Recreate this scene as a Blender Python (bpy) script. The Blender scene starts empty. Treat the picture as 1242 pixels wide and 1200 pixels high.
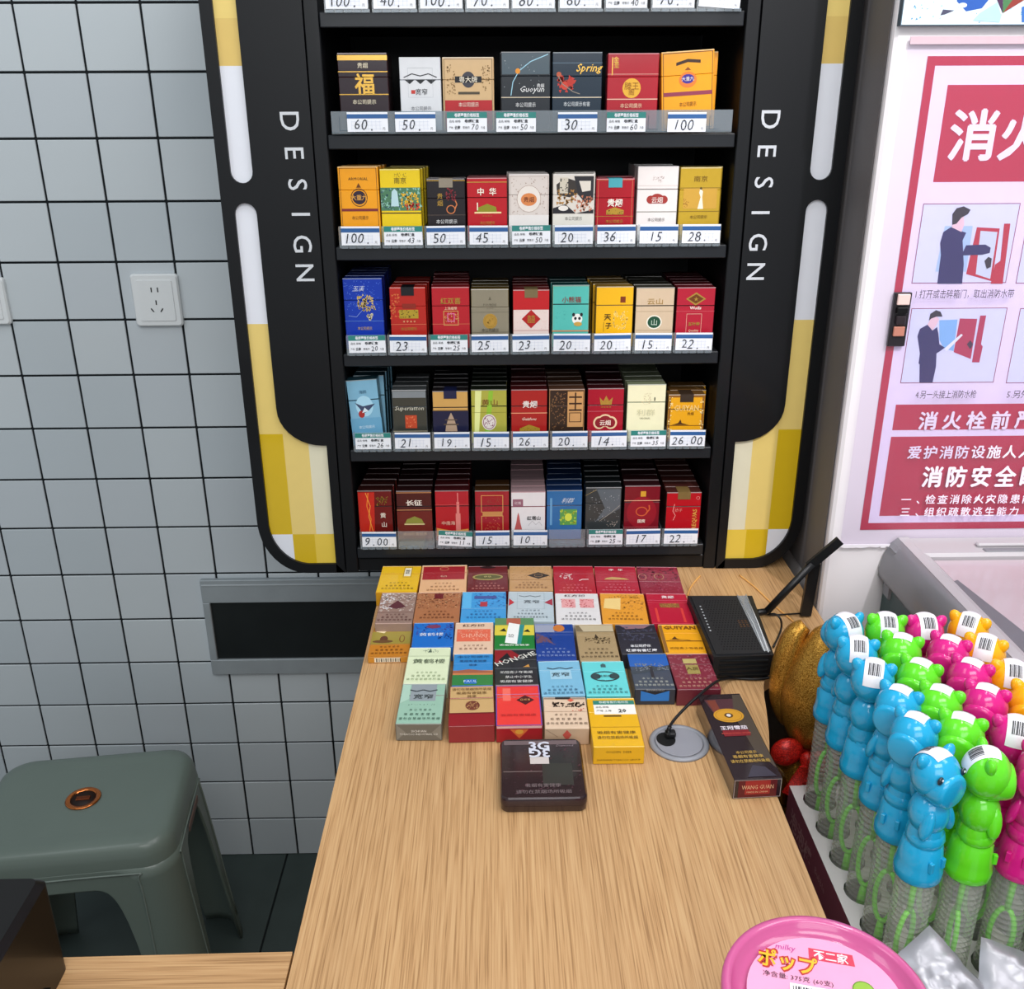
import bpy, math, random
from mathutils import Vector, Matrix

# ------------------------------------------------------------------ camera, world, lights, exposure
# All lengths below are in centimetres and are scaled by S when linked.
S = 0.01
FPX, PITCH, YAW, ROLL, CAMH = 1156.48, .3804, .0151, -.0046, 153.5
cp, sp, cyw, syw = math.cos(PITCH), math.sin(PITCH), math.cos(YAW), math.sin(YAW)
FW = Vector((syw*cp, cyw*cp, -sp)); RT = Vector((cyw, -syw, 0)); UP = RT.cross(FW)
R2 = math.cos(ROLL)*RT + math.sin(ROLL)*UP; U2 = -math.sin(ROLL)*RT + math.cos(ROLL)*UP
CAM = Vector((0, 0, CAMH))
scene = bpy.context.scene
col = scene.collection
cam_data = bpy.data.cameras.new('camera'); cam = bpy.data.objects.new('camera', cam_data); col.objects.link(cam)
cam_data.sensor_fit = 'HORIZONTAL'; cam_data.sensor_width = 36; cam_data.lens = FPX/1242*36
cam_data.clip_start = .02; cam_data.clip_end = 60
m3 = Matrix((R2, U2, -FW)).transposed()
cam.matrix_world = Matrix.Translation(CAM*S) @ m3.to_4x4()
scene.camera = cam

world = bpy.data.worlds.new('world'); scene.world = world; world.use_nodes = True
world.node_tree.nodes['Background'].inputs[0].default_value = (.86, .93, 1, 1)
world.node_tree.nodes['Background'].inputs[1].default_value = .46

def area(name, loc, target, sx, sy, power, color=(1, 1, 1)):
    d = bpy.data.lights.new(name, 'AREA'); d.shape = 'RECTANGLE'; d.size = sx*S; d.size_y = sy*S
    d.energy = power; d.color = color
    o = bpy.data.objects.new(name, d); col.objects.link(o); o.location = Vector(loc)*S
    o.rotation_euler = (Vector(target)-Vector(loc)).to_track_quat('-Z', 'Y').to_euler()
    return o
area('ceiling_panel_light', (10, -60, 285), (5, 120, 90), 140, 60, 22, (1, .985, .96))
area('front_fill_light', (10, -150, 215), (5, 130, 105), 160, 90, 17, (.97, .98, 1))  # added fill light behind the camera to lift shelves and wall, no known window
area('ceiling_panel_light', (-130, 40, 285), (-60, 110, 60), 60, 120, 8, (.92, .97, 1))
area('ceiling_panel_light', (120, 40, 285), (50, 90, 60), 60, 120, 14, (1, .97, .98))
area('ceiling_strip_light', (40, 95, 290), (30, 100, 0), 120, 12, 9, (1, .98, .97))
sd = bpy.data.lights.new('ceiling_spot_light', 'SPOT'); sd.energy = 88; sd.color = (1, .95, .99)
sd.spot_size = math.radians(28); sd.spot_blend = .4; sd.shadow_soft_size = .03
so = bpy.data.objects.new('ceiling_spot_light', sd); col.objects.link(so)
so.location = Vector((85, -5, 275))*S
so.rotation_euler = (Vector((64, 117, 155))-Vector((85, -5, 275))).to_track_quat('-Z', 'Y').to_euler()

scene.view_settings.view_transform = 'Standard'; scene.view_settings.look = 'None'
scene.view_settings.exposure = 0.0; scene.view_settings.gamma = 1; scene.view_settings.use_curve_mapping = False

# ------------------------------------------------------------------ helpers
def ray(px, py): return FW + R2*((px-621)/FPX) - U2*((py-600)/FPX)
def atz(px, py, z): r = ray(px, py); return CAM + r*((z-CAMH)/r.z)
def aty(px, py, y): r = ray(px, py); return CAM + r*(y/r.y)

def lin(h):
    h = h.lstrip('#'); c = [int(h[i:i+2], 16)/255 for i in (0, 2, 4)]
    return tuple((x/12.92 if x <= .04045 else ((x+.055)/1.055)**2.4) for x in c) + (1,)

_m = {}
def mat(hx, rough=.45, metal=0, coat=0, var=.06, scale=60, bump=0, trans=0, sss=0):
    k = (hx, rough, metal, coat, var, scale, bump, trans, sss)
    if k in _m: return _m[k]
    m = bpy.data.materials.new('surface_'+hx.strip('#')); m.use_nodes = True
    nt = m.node_tree; b = nt.nodes['Principled BSDF']
    c = lin(hx)
    n = nt.nodes.new('ShaderNodeTexNoise'); n.inputs['Scale'].default_value = scale; n.inputs['Detail'].default_value = 3
    tc = nt.nodes.new('ShaderNodeTexCoord'); nt.links.new(tc.outputs['Object'], n.inputs['Vector'])
    mx = nt.nodes.new('ShaderNodeMix'); mx.data_type = 'RGBA'
    mx.inputs[6].default_value = tuple(x*(1-var) for x in c[:3])+(1,)
    mx.inputs[7].default_value = tuple(min(1, x*(1+var)) for x in c[:3])+(1,)
    nt.links.new(n.outputs['Fac'], mx.inputs[0]); nt.links.new(mx.outputs[2], b.inputs['Base Color'])
    b.inputs['Roughness'].default_value = rough; b.inputs['Metallic'].default_value = metal
    b.inputs['Specular IOR Level'].default_value = .3
    b.inputs['Coat Weight'].default_value = coat; b.inputs['Coat Roughness'].default_value = .08
    if trans: b.inputs['Transmission Weight'].default_value = trans
    if sss:
        b.inputs['Subsurface Weight'].default_value = sss; b.inputs['Subsurface Radius'].default_value = (.01, .01, .01)
    if bump:
        bp = nt.nodes.new('ShaderNodeBump'); bp.inputs['Strength'].default_value = bump; bp.inputs['Distance'].default_value = .001
        nt.links.new(n.outputs['Fac'], bp.inputs['Height']); nt.links.new(bp.outputs[0], b.inputs['Normal'])
    _m[k] = m
    return m

def clear_mat(name, tint, opacity, rough=.06, bump=0):
    if name in _m: return _m[name]
    m = bpy.data.materials.new(name); m.use_nodes = True; nt = m.node_tree
    nt.nodes.remove(nt.nodes['Principled BSDF']); out = nt.nodes['Material Output']
    t = nt.nodes.new('ShaderNodeBsdfTransparent'); t.inputs[0].default_value = lin(tint)
    g = nt.nodes.new('ShaderNodeBsdfGlossy'); g.inputs['Roughness'].default_value = rough
    d = nt.nodes.new('ShaderNodeBsdfDiffuse'); d.inputs[0].default_value = lin(tint)
    f = nt.nodes.new('ShaderNodeLayerWeight'); f.inputs['Blend'].default_value = .5
    pw = nt.nodes.new('ShaderNodeMath'); pw.operation = 'POWER'; pw.inputs[1].default_value = 4; nt.links.new(f.outputs['Facing'], pw.inputs[0])
    ml = nt.nodes.new('ShaderNodeMath'); ml.operation = 'MULTIPLY_ADD'; ml.inputs[1].default_value = .8; ml.inputs[2].default_value = .04; nt.links.new(pw.outputs[0], ml.inputs[0])
    a = nt.nodes.new('ShaderNodeMixShader'); a.inputs[0].default_value = opacity
    nt.links.new(t.outputs[0], a.inputs[1]); nt.links.new(d.outputs[0], a.inputs[2])
    c = nt.nodes.new('ShaderNodeMixShader'); nt.links.new(ml.outputs[0], c.inputs[0])
    nt.links.new(a.outputs[0], c.inputs[1]); nt.links.new(g.outputs[0], c.inputs[2])
    nt.links.new(c.outputs[0], out.inputs[0])
    n = nt.nodes.new('ShaderNodeTexNoise'); n.inputs['Scale'].default_value = 300
    if bump:
        bp = nt.nodes.new('ShaderNodeBump'); bp.inputs['Strength'].default_value = bump
        nt.links.new(n.outputs['Fac'], bp.inputs['Height'])
        for x in (g, f): nt.links.new(bp.outputs[0], x.inputs['Normal'])
    _m[name] = m
    return m

def wood_mat(name, axis, c1, c2, c3):
    m = bpy.data.materials.new(name); m.use_nodes = True; nt = m.node_tree; b = nt.nodes['Principled BSDF']
    tc = nt.nodes.new('ShaderNodeTexCoord'); mp = nt.nodes.new('ShaderNodeMapping')
    mp.inputs['Scale'].default_value = (430, 7, 60) if axis == 'y' else (7, 430, 60)
    nt.links.new(tc.outputs['Object'], mp.inputs['Vector'])
    n = nt.nodes.new('ShaderNodeTexNoise'); n.inputs['Scale'].default_value = 1.6; n.inputs['Detail'].default_value = 5
    n.inputs['Distortion'].default_value = .4; nt.links.new(mp.outputs[0], n.inputs['Vector'])
    r = nt.nodes.new('ShaderNodeValToRGB'); e = r.color_ramp.elements
    e[0].position = .32; e[0].color = lin(c1); e[1].position = .66; e[1].color = lin(c3)
    x = r.color_ramp.elements.new(.47); x.color = lin(c2)
    nt.links.new(n.outputs['Fac'], r.inputs[0])
    mp2 = nt.nodes.new('ShaderNodeMapping'); mp2.inputs['Scale'].default_value = (14, 1.5, 6) if axis == 'y' else (1.5, 14, 6)
    nt.links.new(tc.outputs['Object'], mp2.inputs['Vector'])
    n2 = nt.nodes.new('ShaderNodeTexNoise'); n2.inputs['Scale'].default_value = 1; nt.links.new(mp2.outputs[0], n2.inputs['Vector'])
    mx = nt.nodes.new('ShaderNodeMix'); mx.data_type = 'RGBA'; mx.blend_type = 'OVERLAY'; mx.inputs[0].default_value = .22
    nt.links.new(r.outputs[0], mx.inputs[6]); nt.links.new(n2.outputs['Fac'], mx.inputs[7])
    nt.links.new(mx.outputs[2], b.inputs['Base Color'])
    b.inputs['Roughness'].default_value = .42
    bp = nt.nodes.new('ShaderNodeBump'); bp.inputs['Strength'].default_value = .12; bp.inputs['Distance'].default_value = .0006
    nt.links.new(n.outputs['Fac'], bp.inputs['Height']); nt.links.new(bp.outputs[0], b.inputs['Normal'])
    return m

def glitter_mat(name, c1, c2, scale=420, metal=.85):
    m = bpy.data.materials.new(name); m.use_nodes = True; nt = m.node_tree; b = nt.nodes['Principled BSDF']
    tc = nt.nodes.new('ShaderNodeTexCoord'); v = nt.nodes.new('ShaderNodeTexVoronoi'); v.inputs['Scale'].default_value = scale
    nt.links.new(tc.outputs['Object'], v.inputs['Vector'])
    r = nt.nodes.new('ShaderNodeValToRGB'); r.color_ramp.elements[0].color = lin(c1); r.color_ramp.elements[1].color = lin(c2)
    r.color_ramp.elements[0].position = .2; r.color_ramp.elements[1].position = .8
    sx = nt.nodes.new('ShaderNodeSeparateColor'); nt.links.new(v.outputs['Color'], sx.inputs[0])
    nt.links.new(sx.outputs[0], r.inputs[0]); nt.links.new(r.outputs[0], b.inputs['Base Color'])
    b.inputs['Metallic'].default_value = metal; b.inputs['Roughness'].default_value = .33
    bp = nt.nodes.new('ShaderNodeBump'); bp.inputs['Strength'].default_value = .5; bp.inputs['Distance'].default_value = .0008
    nt.links.new(sx.outputs[1], bp.inputs['Height']); nt.links.new(bp.outputs[0], b.inputs['Normal'])
    return m

# ---- text turned into flat mesh, cached
_t = {}
def text_data(s, bold=0.0, res=1):
    k = (s, bold, res)
    if k in _t: return _t[k]
    c = bpy.data.curves.new('lettering', 'FONT'); c.body = s; c.size = 1; c.resolution_u = res; c.offset = bold
    o = bpy.data.objects.new('lettering', c); col.objects.link(o)
    dg = bpy.context.evaluated_depsgraph_get()
    me = bpy.data.meshes.new_from_object(o.evaluated_get(dg))
    vs = [(v.co.x, v.co.y) for v in me.vertices]; fs = [tuple(p.vertices) for p in me.polygons]
    bpy.data.objects.remove(o); bpy.data.curves.remove(c); bpy.data.meshes.remove(me)
    if not vs: vs = [(0, 0)]
    x0 = min(v[0] for v in vs); x1 = max(v[0] for v in vs); y0 = min(v[1] for v in vs); y1 = max(v[1] for v in vs)
    _t[k] = ([(a-(x0+x1)/2, b-(y0+y1)/2) for a, b in vs], fs, x1-x0, y1-y0)
    return _t[k]

class MB:
    def __init__(s): s.v = []; s.f = []; s.mi = []; s.sm = []; s.mats = []
    def m(s, mt):
        if mt not in s.mats: s.mats.append(mt)
        return s.mats.index(mt)
    def add(s, vs, fs, mt, smooth=False):
        n = len(s.v); s.v += [tuple(v) for v in vs]; i = s.m(mt)
        for f in fs: s.f.append(tuple(n+q for q in f)); s.mi.append(i); s.sm.append(smooth)
    def box(s, x0, x1, y0, y1, z0, z1, mt):
        v = [(x, y, z) for z in (z0, z1) for y in (y0, y1) for x in (x0, x1)]
        s.add(v, [(0, 2, 3, 1), (4, 5, 7, 6), (0, 1, 5, 4), (2, 6, 7, 3), (0, 4, 6, 2), (1, 3, 7, 5)], mt)
    def cbox(s, x0, x1, y0, y1, z0, z1, c, mt):
        # box with chamfered edges
        X, Y, Z = (x0, x1), (y0, y1), (z0, z1); v = []; idx = {}
        for i in (0, 1):
            for j in (0, 1):
                for k in (0, 1):
                    dx, dy, dz = (c, -c)[i], (c, -c)[j], (c, -c)[k]
                    for a in range(3):
                        p = [X[i]+dx, Y[j]+dy, Z[k]+dz]; p[a] = (X[i], Y[j], Z[k])[a]
                        idx[i, j, k, a] = len(v); v.append(p)
        f = []
        I = lambda i, j, k, a: idx[i, j, k, a]
        for i in (0, 1):
            q = [I(i, 0, 0, 0), I(i, 0, 1, 0), I(i, 1, 1, 0), I(i, 1, 0, 0)]; f.append(q if i == 0 else q[::-1])
            q = [I(0, i, 0, 1), I(1, i, 0, 1), I(1, i, 1, 1), I(0, i, 1, 1)]; f.append(q if i == 0 else q[::-1])
            q = [I(0, 0, i, 2), I(0, 1, i, 2), I(1, 1, i, 2), I(1, 0, i, 2)]; f.append(q if i == 0 else q[::-1])
        for a in (0, 1):
            for b in (0, 1):
                f.append([I(0, a, b, 1), I(1, a, b, 1), I(1, a, b, 2), I(0, a, b, 2)])
                f.append([I(a, 0, b, 0), I(a, 1, b, 0), I(a, 1, b, 2), I(a, 0, b, 2)])
                f.append([I(a, b, 0, 0), I(a, b, 1, 0), I(a, b, 1, 1), I(a, b, 0, 1)])
        for i in (0, 1):
            for j in (0, 1):
                for k in (0, 1): f.append([I(i, j, k, 0), I(i, j, k, 1), I(i, j, k, 2)])
        s.add(v, f, mt)
    def prism(s, poly, d0, d1, fn, mt, side=None):
        # poly: 2D points; fn(a, b, d) -> 3D
        n = len(poly); v = [fn(a, b, d0) for a, b in poly]+[fn(a, b, d1) for a, b in poly]
        s.add(v, [tuple(range(n))[::-1], tuple(range(n, 2*n))], mt)
        s.add(v, [(i, (i+1) % n, n+(i+1) % n, n+i) for i in range(n)], side or mt)
    def lathe(s, prof, c, seg, mt, ax='z', sc=(1, 1), smooth=True):
        v = []; f = []; n = len(prof)
        for i in range(seg):
            t = 2*math.pi*i/seg; ca, sa = math.cos(t), math.sin(t)
            for r, h in prof:
                a, b = r*ca*sc[0], r*sa*sc[1]
                v.append({'z': (c[0]+a, c[1]+b, c[2]+h), 'x': (c[0]+h, c[1]+a, c[2]+b), 'y': (c[0]+a, c[1]+h, c[2]+b)}[ax])
        for i in range(seg):
            j = (i+1) % seg
            for k in range(n-1): f.append((i*n+k, j*n+k, j*n+k+1, i*n+k+1))
        if prof[0][0] > .001: f.append(tuple(i*n for i in range(seg))[::-1])
        if prof[-1][0] > .001: f.append(tuple(i*n+n-1 for i in range(seg)))
        s.add(v, f, mt, smooth)
    def ell(s, c, r, mt, seg=16, rings=10, rot=None):
        v = []; f = []
        for i in range(rings+1):
            p = math.pi*i/rings
            for j in range(seg):
                t = 2*math.pi*j/seg
                q = Vector((r[0]*math.sin(p)*math.cos(t), r[1]*math.sin(p)*math.sin(t), r[2]*math.cos(p)))
                if rot: q = rot @ q
                v.append(tuple(q+Vector(c)))
        for i in range(rings):
            for j in range(seg): f.append((i*seg+j, (i+1)*seg+j, (i+1)*seg+(j+1) % seg, i*seg+(j+1) % seg))
        s.add(v, f, mt, True)
    def tube(s, pts, r, mt, seg=8, closed=False):
        pts = [Vector(p) for p in pts]; n = len(pts); v = []; f = []
        rr = r if isinstance(r, (list, tuple)) else [r]*n
        prev = None
        for i, p in enumerate(pts):
            a = pts[(i-1) % n] if (i or closed) else pts[0]; b = pts[(i+1) % n] if (i < n-1 or closed) else pts[-1]
            t = (b-a).normalized()
            if prev is None:
                u = t.cross(Vector((0, 0, 1)) if abs(t.z) < .9 else Vector((1, 0, 0))).normalized()
            else: u = (prev-t*prev.dot(t)).normalized()
            prev = u; w = t.cross(u)
            for j in range(seg):
                q = 2*math.pi*j/seg; v.append(p+u*(rr[i]*math.cos(q))+w*(rr[i]*math.sin(q)))
        for i in range(n if closed else n-1):
            k = (i+1) % n
            for j in range(seg): f.append((i*seg+j, i*seg+(j+1) % seg, k*seg+(j+1) % seg, k*seg+j))
        if not closed: f += [tuple(range(seg))[::-1], tuple((n-1)*seg+j for j in range(seg))]
        s.add(v, f, mt, True)
    def build(s, name, parent=None, origin=(0, 0, 0), shared=None, col_link=True):
        me = bpy.data.meshes.new(name)
        o3 = Vector(origin)
        me.from_pydata([tuple((Vector(v)-o3)*S) for v in s.v], [], s.f)
        for m in s.mats: me.materials.append(m)
        me.polygons.foreach_set('material_index', s.mi); me.polygons.foreach_set('use_smooth', s.sm)
        me.update()
        o = bpy.data.objects.new(name, me)
        if col_link: col.objects.link(o)
        if parent: o.parent = parent
        else: o.location = o3*S
        return o

class Art:
    """flat print laid on a surface: o + a*u + b*v, lifted along n"""
    def __init__(s, mb, o, u, v, n, lift=.012, step=.004):
        s.mb = mb; s.o, s.u, s.v, s.n = Vector(o), Vector(u), Vector(v), Vector(n); s.l = lift; s.st = step; s.fy = 1
    def pt(s, a, b, l): return s.o+s.u*a+s.v*b+s.n*l
    def poly(s, pts, mt, up=True):
        l = s.l; s.l += s.st if up else 0
        s.mb.add([s.pt(a, b, l) for a, b in pts], [tuple(range(len(pts)))], mt)
    def rect(s, x0, y0, x1, y1, mt): s.poly([(x0, y0), (x1, y0), (x1, y1), (x0, y1)], mt)
    def ell(s, cx, cy, rx, ry, mt, n=20):
        s.poly([(cx+rx*math.cos(2*math.pi*i/n), cy+ry*math.sin(2*math.pi*i/n)) for i in range(n)], mt)
    def ring(s, cx, cy, rx, ry, w, mt, n=20, square=False):
        l = s.l; s.l += s.st
        if square: an = [math.pi/4+math.pi/2*i for i in range(4)]; k = math.sqrt(2)
        else: an = [2*math.pi*i/n for i in range(n)]; k = 1
        v = [s.pt(cx+rx*k*math.cos(t), cy+ry*k*math.sin(t), l) for t in an]+[s.pt(cx+(rx-w)*k*math.cos(t), cy+(ry-w)*k*math.sin(t), l) for t in an]
        q = len(an); s.mb.add(v, [(i, (i+1) % q, q+(i+1) % q, q+i) for i in range(q)], mt)
    def fat(s, t, cx, cy, size, mt, f=.03, **k):
        for dx, dy in ((-f, 0), (f, 0), (0, f), (0, -f)): s.text(t, cx+dx*size, cy+dy*size, size, mt, **k)
    def text(s, t, cx, cy, size, mt, bold=0, width=None, rot=0, shear=0, res=1, stretch=1):
        vs, fs, w, h = text_data(t, bold, res)
        k = size; sx = stretch
        if width: sx = width/(w*k) if w else 1
        l = s.l; s.l += s.st; c, d = math.cos(rot), math.sin(rot); P = []
        for a, b in vs:
            a2 = (a+shear*b)*k*sx; b2 = b*k*s.fy
            P.append(s.pt(cx+a2*c-b2*d, cy+a2*d+b2*c, l))
        s.mb.add(P, fs, mt)

def tag(o, label=None, cat=None, group=None, kind=None):
    if label: o['label'] = label
    if cat: o['category'] = cat
    if group: o['group'] = group
    if kind: o['kind'] = kind
    return o
def empty(name, loc, label=None, cat=None, group=None, rot=(0, 0, 0), kind=None):
    o = bpy.data.objects.new(name, None); col.objects.link(o); o.location = Vector(loc)*S; o.rotation_euler = rot
    o.empty_display_size = .01
    return tag(o, label, cat, group, kind)
def copy_tree(o, parts=None):
    r = o.copy(); col.objects.link(r)
    for ch in list(o.children):
        if parts and ch.name.split('.')[0] not in parts: continue
        c = ch.copy(); col.objects.link(c); c.parent = r
        for g in list(ch.children): d = g.copy(); col.objects.link(d); d.parent = c
    return r
rnd = random.Random(4)
Z0 = (0, 0, 1)
BLACK = mat('#0c0e11', .42, 0, .1); BLACK2 = mat('#0d0f12', .5)
DESK = 88.2

# ------------------------------------------------------------------ structure
b = MB(); b.box(-150, 47.2, 169.1, 176, 0, 200, mat('#10171b', .8)); wall = b.build('wall_back'); tag(wall, kind='structure')
tile_m = [mat('#bac2c7', .26, 0, .2, .03, 9), mat('#b6bfc4', .26, 0, .2, .03, 9), mat('#bec6ca', .26, 0, .2, .03, 9)]
tp = []
for i, tm in enumerate(tile_m):
    b = MB(); b.cbox(-4.81, 4.81, -.35, 0, -4.81, 4.81, .09, tm); o = b.build('tile', wall); tp.append(o)
def copy_part(o, parent):
    c = o.copy(); col.objects.link(c); c.parent = parent; return c
first = {}
for k in range(-5, 11):
    for n in range(-2, 17):
        x = 10*k-75.6+5; z = 169.95-10*n-5
        if x > -7 and z > 90: continue
        q = rnd.randrange(3)
        if q not in first: o = tp[q]; first[q] = 1
        else: o = copy_part(tp[q], wall)
        o.location = Vector((x, 169.1+rnd.uniform(-.02, .02), z))*S
        o.rotation_euler = (rnd.uniform(-.002, .002), 0, rnd.uniform(-.002, .002))
b = MB(); b.box(-160, 160, -40, 176, -6, -.25, mat('#141b1c', .9)); floor = b.build('floor'); tag(floor, kind='structure')
fm = mat('#3b4644', .55, 0, .1, .22, 14, .15); proto = None
b = MB(); b.cbox(-29.8, 29.8, -29.8, 29.8, -.25, 0, .06, fm); proto = b.build('floor_tile', floor); fst = True
for i in range(-2, 4):
    for j in range(0, 4):
        o = proto if fst else copy_part(proto, floor); fst = False
        o.location = Vector((-78+60*i, 146-60*j, 0))*S

# column with the poster: splayed left face
white = mat('#e4e0e2', .6, 0, 0, .02, 20, .1)
cz = aty(1060, 662, 117.7).z
b = MB()
poly = [(44.9, 118.4), (45.0, 118.0), (45.4, 117.7), (130, 117.7), (130, 176), (47.2, 176), (46.8, 131), (44.95, 119)]
b.prism(poly, 0, 200, lambda a, c, d: (a, c, d), white); tag(b.build('wall_right'), kind='structure')

b = MB(); b.prism([(44.75, 118.9), (44.95, 119.1), (46.75, 131), (47.0, 168.7), (46.6, 168.7), (46.5, 131)], DESK+.05, 200, lambda a, c, d: (a, c, d), mat('#6d6a6b', .6, 0, 0, .05, 12)); tag(b.build('shade_panel_1'), kind='structure')  # added sheet on the column's left face, grey colour stands in for its shade
# ------------------------------------------------------------------ desk
oak = wood_mat('oak_desk_top', 'y', '#99734a', '#bb9264', '#c8a274'); oakx = wood_mat('oak_counter_top', 'x', '#99734a', '#b98f61', '#c69f70')
edge_m = mat('#b78a58', .5)
t = empty('desk', (5, 75, 0), 'oak-topped shop desk carrying the rows of packs below the cabinet', 'desk'); O = (5, 75, 0)
pts = [(-17.45, 18), (28.4, 18), (28.2, 62), (28.3, 80), (29.4, 86), (30.4, 90), (31.2, 94), (31.7, 97), (32.3, 99.5), (33.2, 101.8), (34.8, 103.2), (37, 103.6), (44.7, 103.6), (44.7, 117.6), (44.6, 168.6), (-17.7, 168.6), (-17.6, 110)]
b = MB(); b.prism(pts, DESK-2.5, DESK, lambda a, c, d: (a, c, d), oak, edge_m); b.build('desk_top', t, O)
b = MB(); b.box(-16.2, -14.4, 20, 160, 0, DESK-2.5, edge_m); b.build('side_panel', t, O)
b = MB(); b.box(25.2, 27, 20, 160, 0, DESK-2.5, edge_m); b.build('side_panel', t, O)
b = MB(); b.box(-14.4, 25.2, 158, 160, 30, DESK-2.5, edge_m); b.build('back_panel', t, O)

t = empty('counter', (-70, 40, 0), 'lower-left oak counter top joining the desk at a dark seam', 'counter'); O = (-70, 40, 0)
b = MB(); b.prism([(-150, 18), (-17.7, 18), (-17.7, 60.4), (-150, 59.2)], DESK-2.5, DESK-.02, lambda a, c, d: (a, c, d), oakx, edge_m); b.build('counter_top', t, O)
b = MB(); b.box(-40, -38, 20, 58, 0, DESK-2.5, edge_m); b.build('side_panel', t, O)
b = MB(); b.box(-130, -128, 20, 58, 0, DESK-2.5, edge_m); b.build('side_panel', t, O)

# ------------------------------------------------------------------ cabinet
CY = 131.6
t = empty('display_cabinet', (5, 145, DESK), 'tall black shelf cabinet with yellow and white light windows and DESIGN lettering', 'cabinet'); O = (5, 145, DESK)
TOP = 186; BOT = DESK+.05
def fr(a, c, d): return (a, d, c)
def frame_box(nm, x0, x1, y0, y1, z0, z1, m=BLACK): b = MB(); b.cbox(x0, x1, y0, y1, z0, z1, .12, m); return b.build(nm, t, O)
frame_box('side_frame', -23.5, -21.6, CY+.1, 168, BOT, TOP)
frame_box('side_frame', 31.4, 33.2, CY+.1, 168, BOT, TOP)
frame_box('back_panel', -21.6, 31.4, 158, 160, BOT, TOP, BLACK2)
frame_box('bottom_rail', -21.6, 31.4, CY+.5, 158, BOT, 90.4)
SHELF = [165.2, 151.0, 136.9, 122.3, 108.1, 92.5]
shm = mat('#1c1f23', .4, 0, .1, .15, 30)
for z in SHELF:
    b = MB(); b.cbox(-21.5, 31.1, CY-.25, CY+.5, z-1.75, z, .12, shm); b.box(-21.5, 31.1, CY+.5, 158, z-1.0, z-.05, BLACK2)
    b.build('shelf', t, O)
# wings
def P2(px, py): q = aty(px, py, CY); return (q.x, q.z)
def arc(c, r, a0, a1, n=10, ry=None): return [(c[0]+r*math.cos(math.radians(a0+(a1-a0)*i/n)), c[1]+(ry or r)*math.sin(math.radians(a0+(a1-a0)*i/n))) for i in range(n+1)]
def clip_h(poly, z, keep_above):
    out = []
    for i in range(len(poly)):
        p, q = poly[i], poly[(i+1) % len(poly)]; ip = (p[1] >= z) == keep_above; iq = (q[1] >= z) == keep_above
        if ip: out.append(p)
        if ip != iq: s_ = (z-p[1])/(q[1]-p[1]); out.append((p[0]+(q[0]-p[0])*s_, z))
    return out
def clip_v(poly, x, keep_r):
    return [(c, a) for a, c in clip_h([(c, a) for a, c in poly], x, keep_r)]
ylw = {'s': mat('#cfae1c', .25, 0, .5, .03), 'p': mat('#e3c977', .25, 0, .5, .03), 'c': mat('#ddd8bd', .25, 0, .5, .03), 'w': mat('#dfe2ea', .25, 0, .5, .02), 'm': mat('#e0c24a', .25, 0, .5, .03), 'n': mat('#d8ba6c', .25, 0, .5, .03)}
letm = mat('#c9cdd2', .3)
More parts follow.
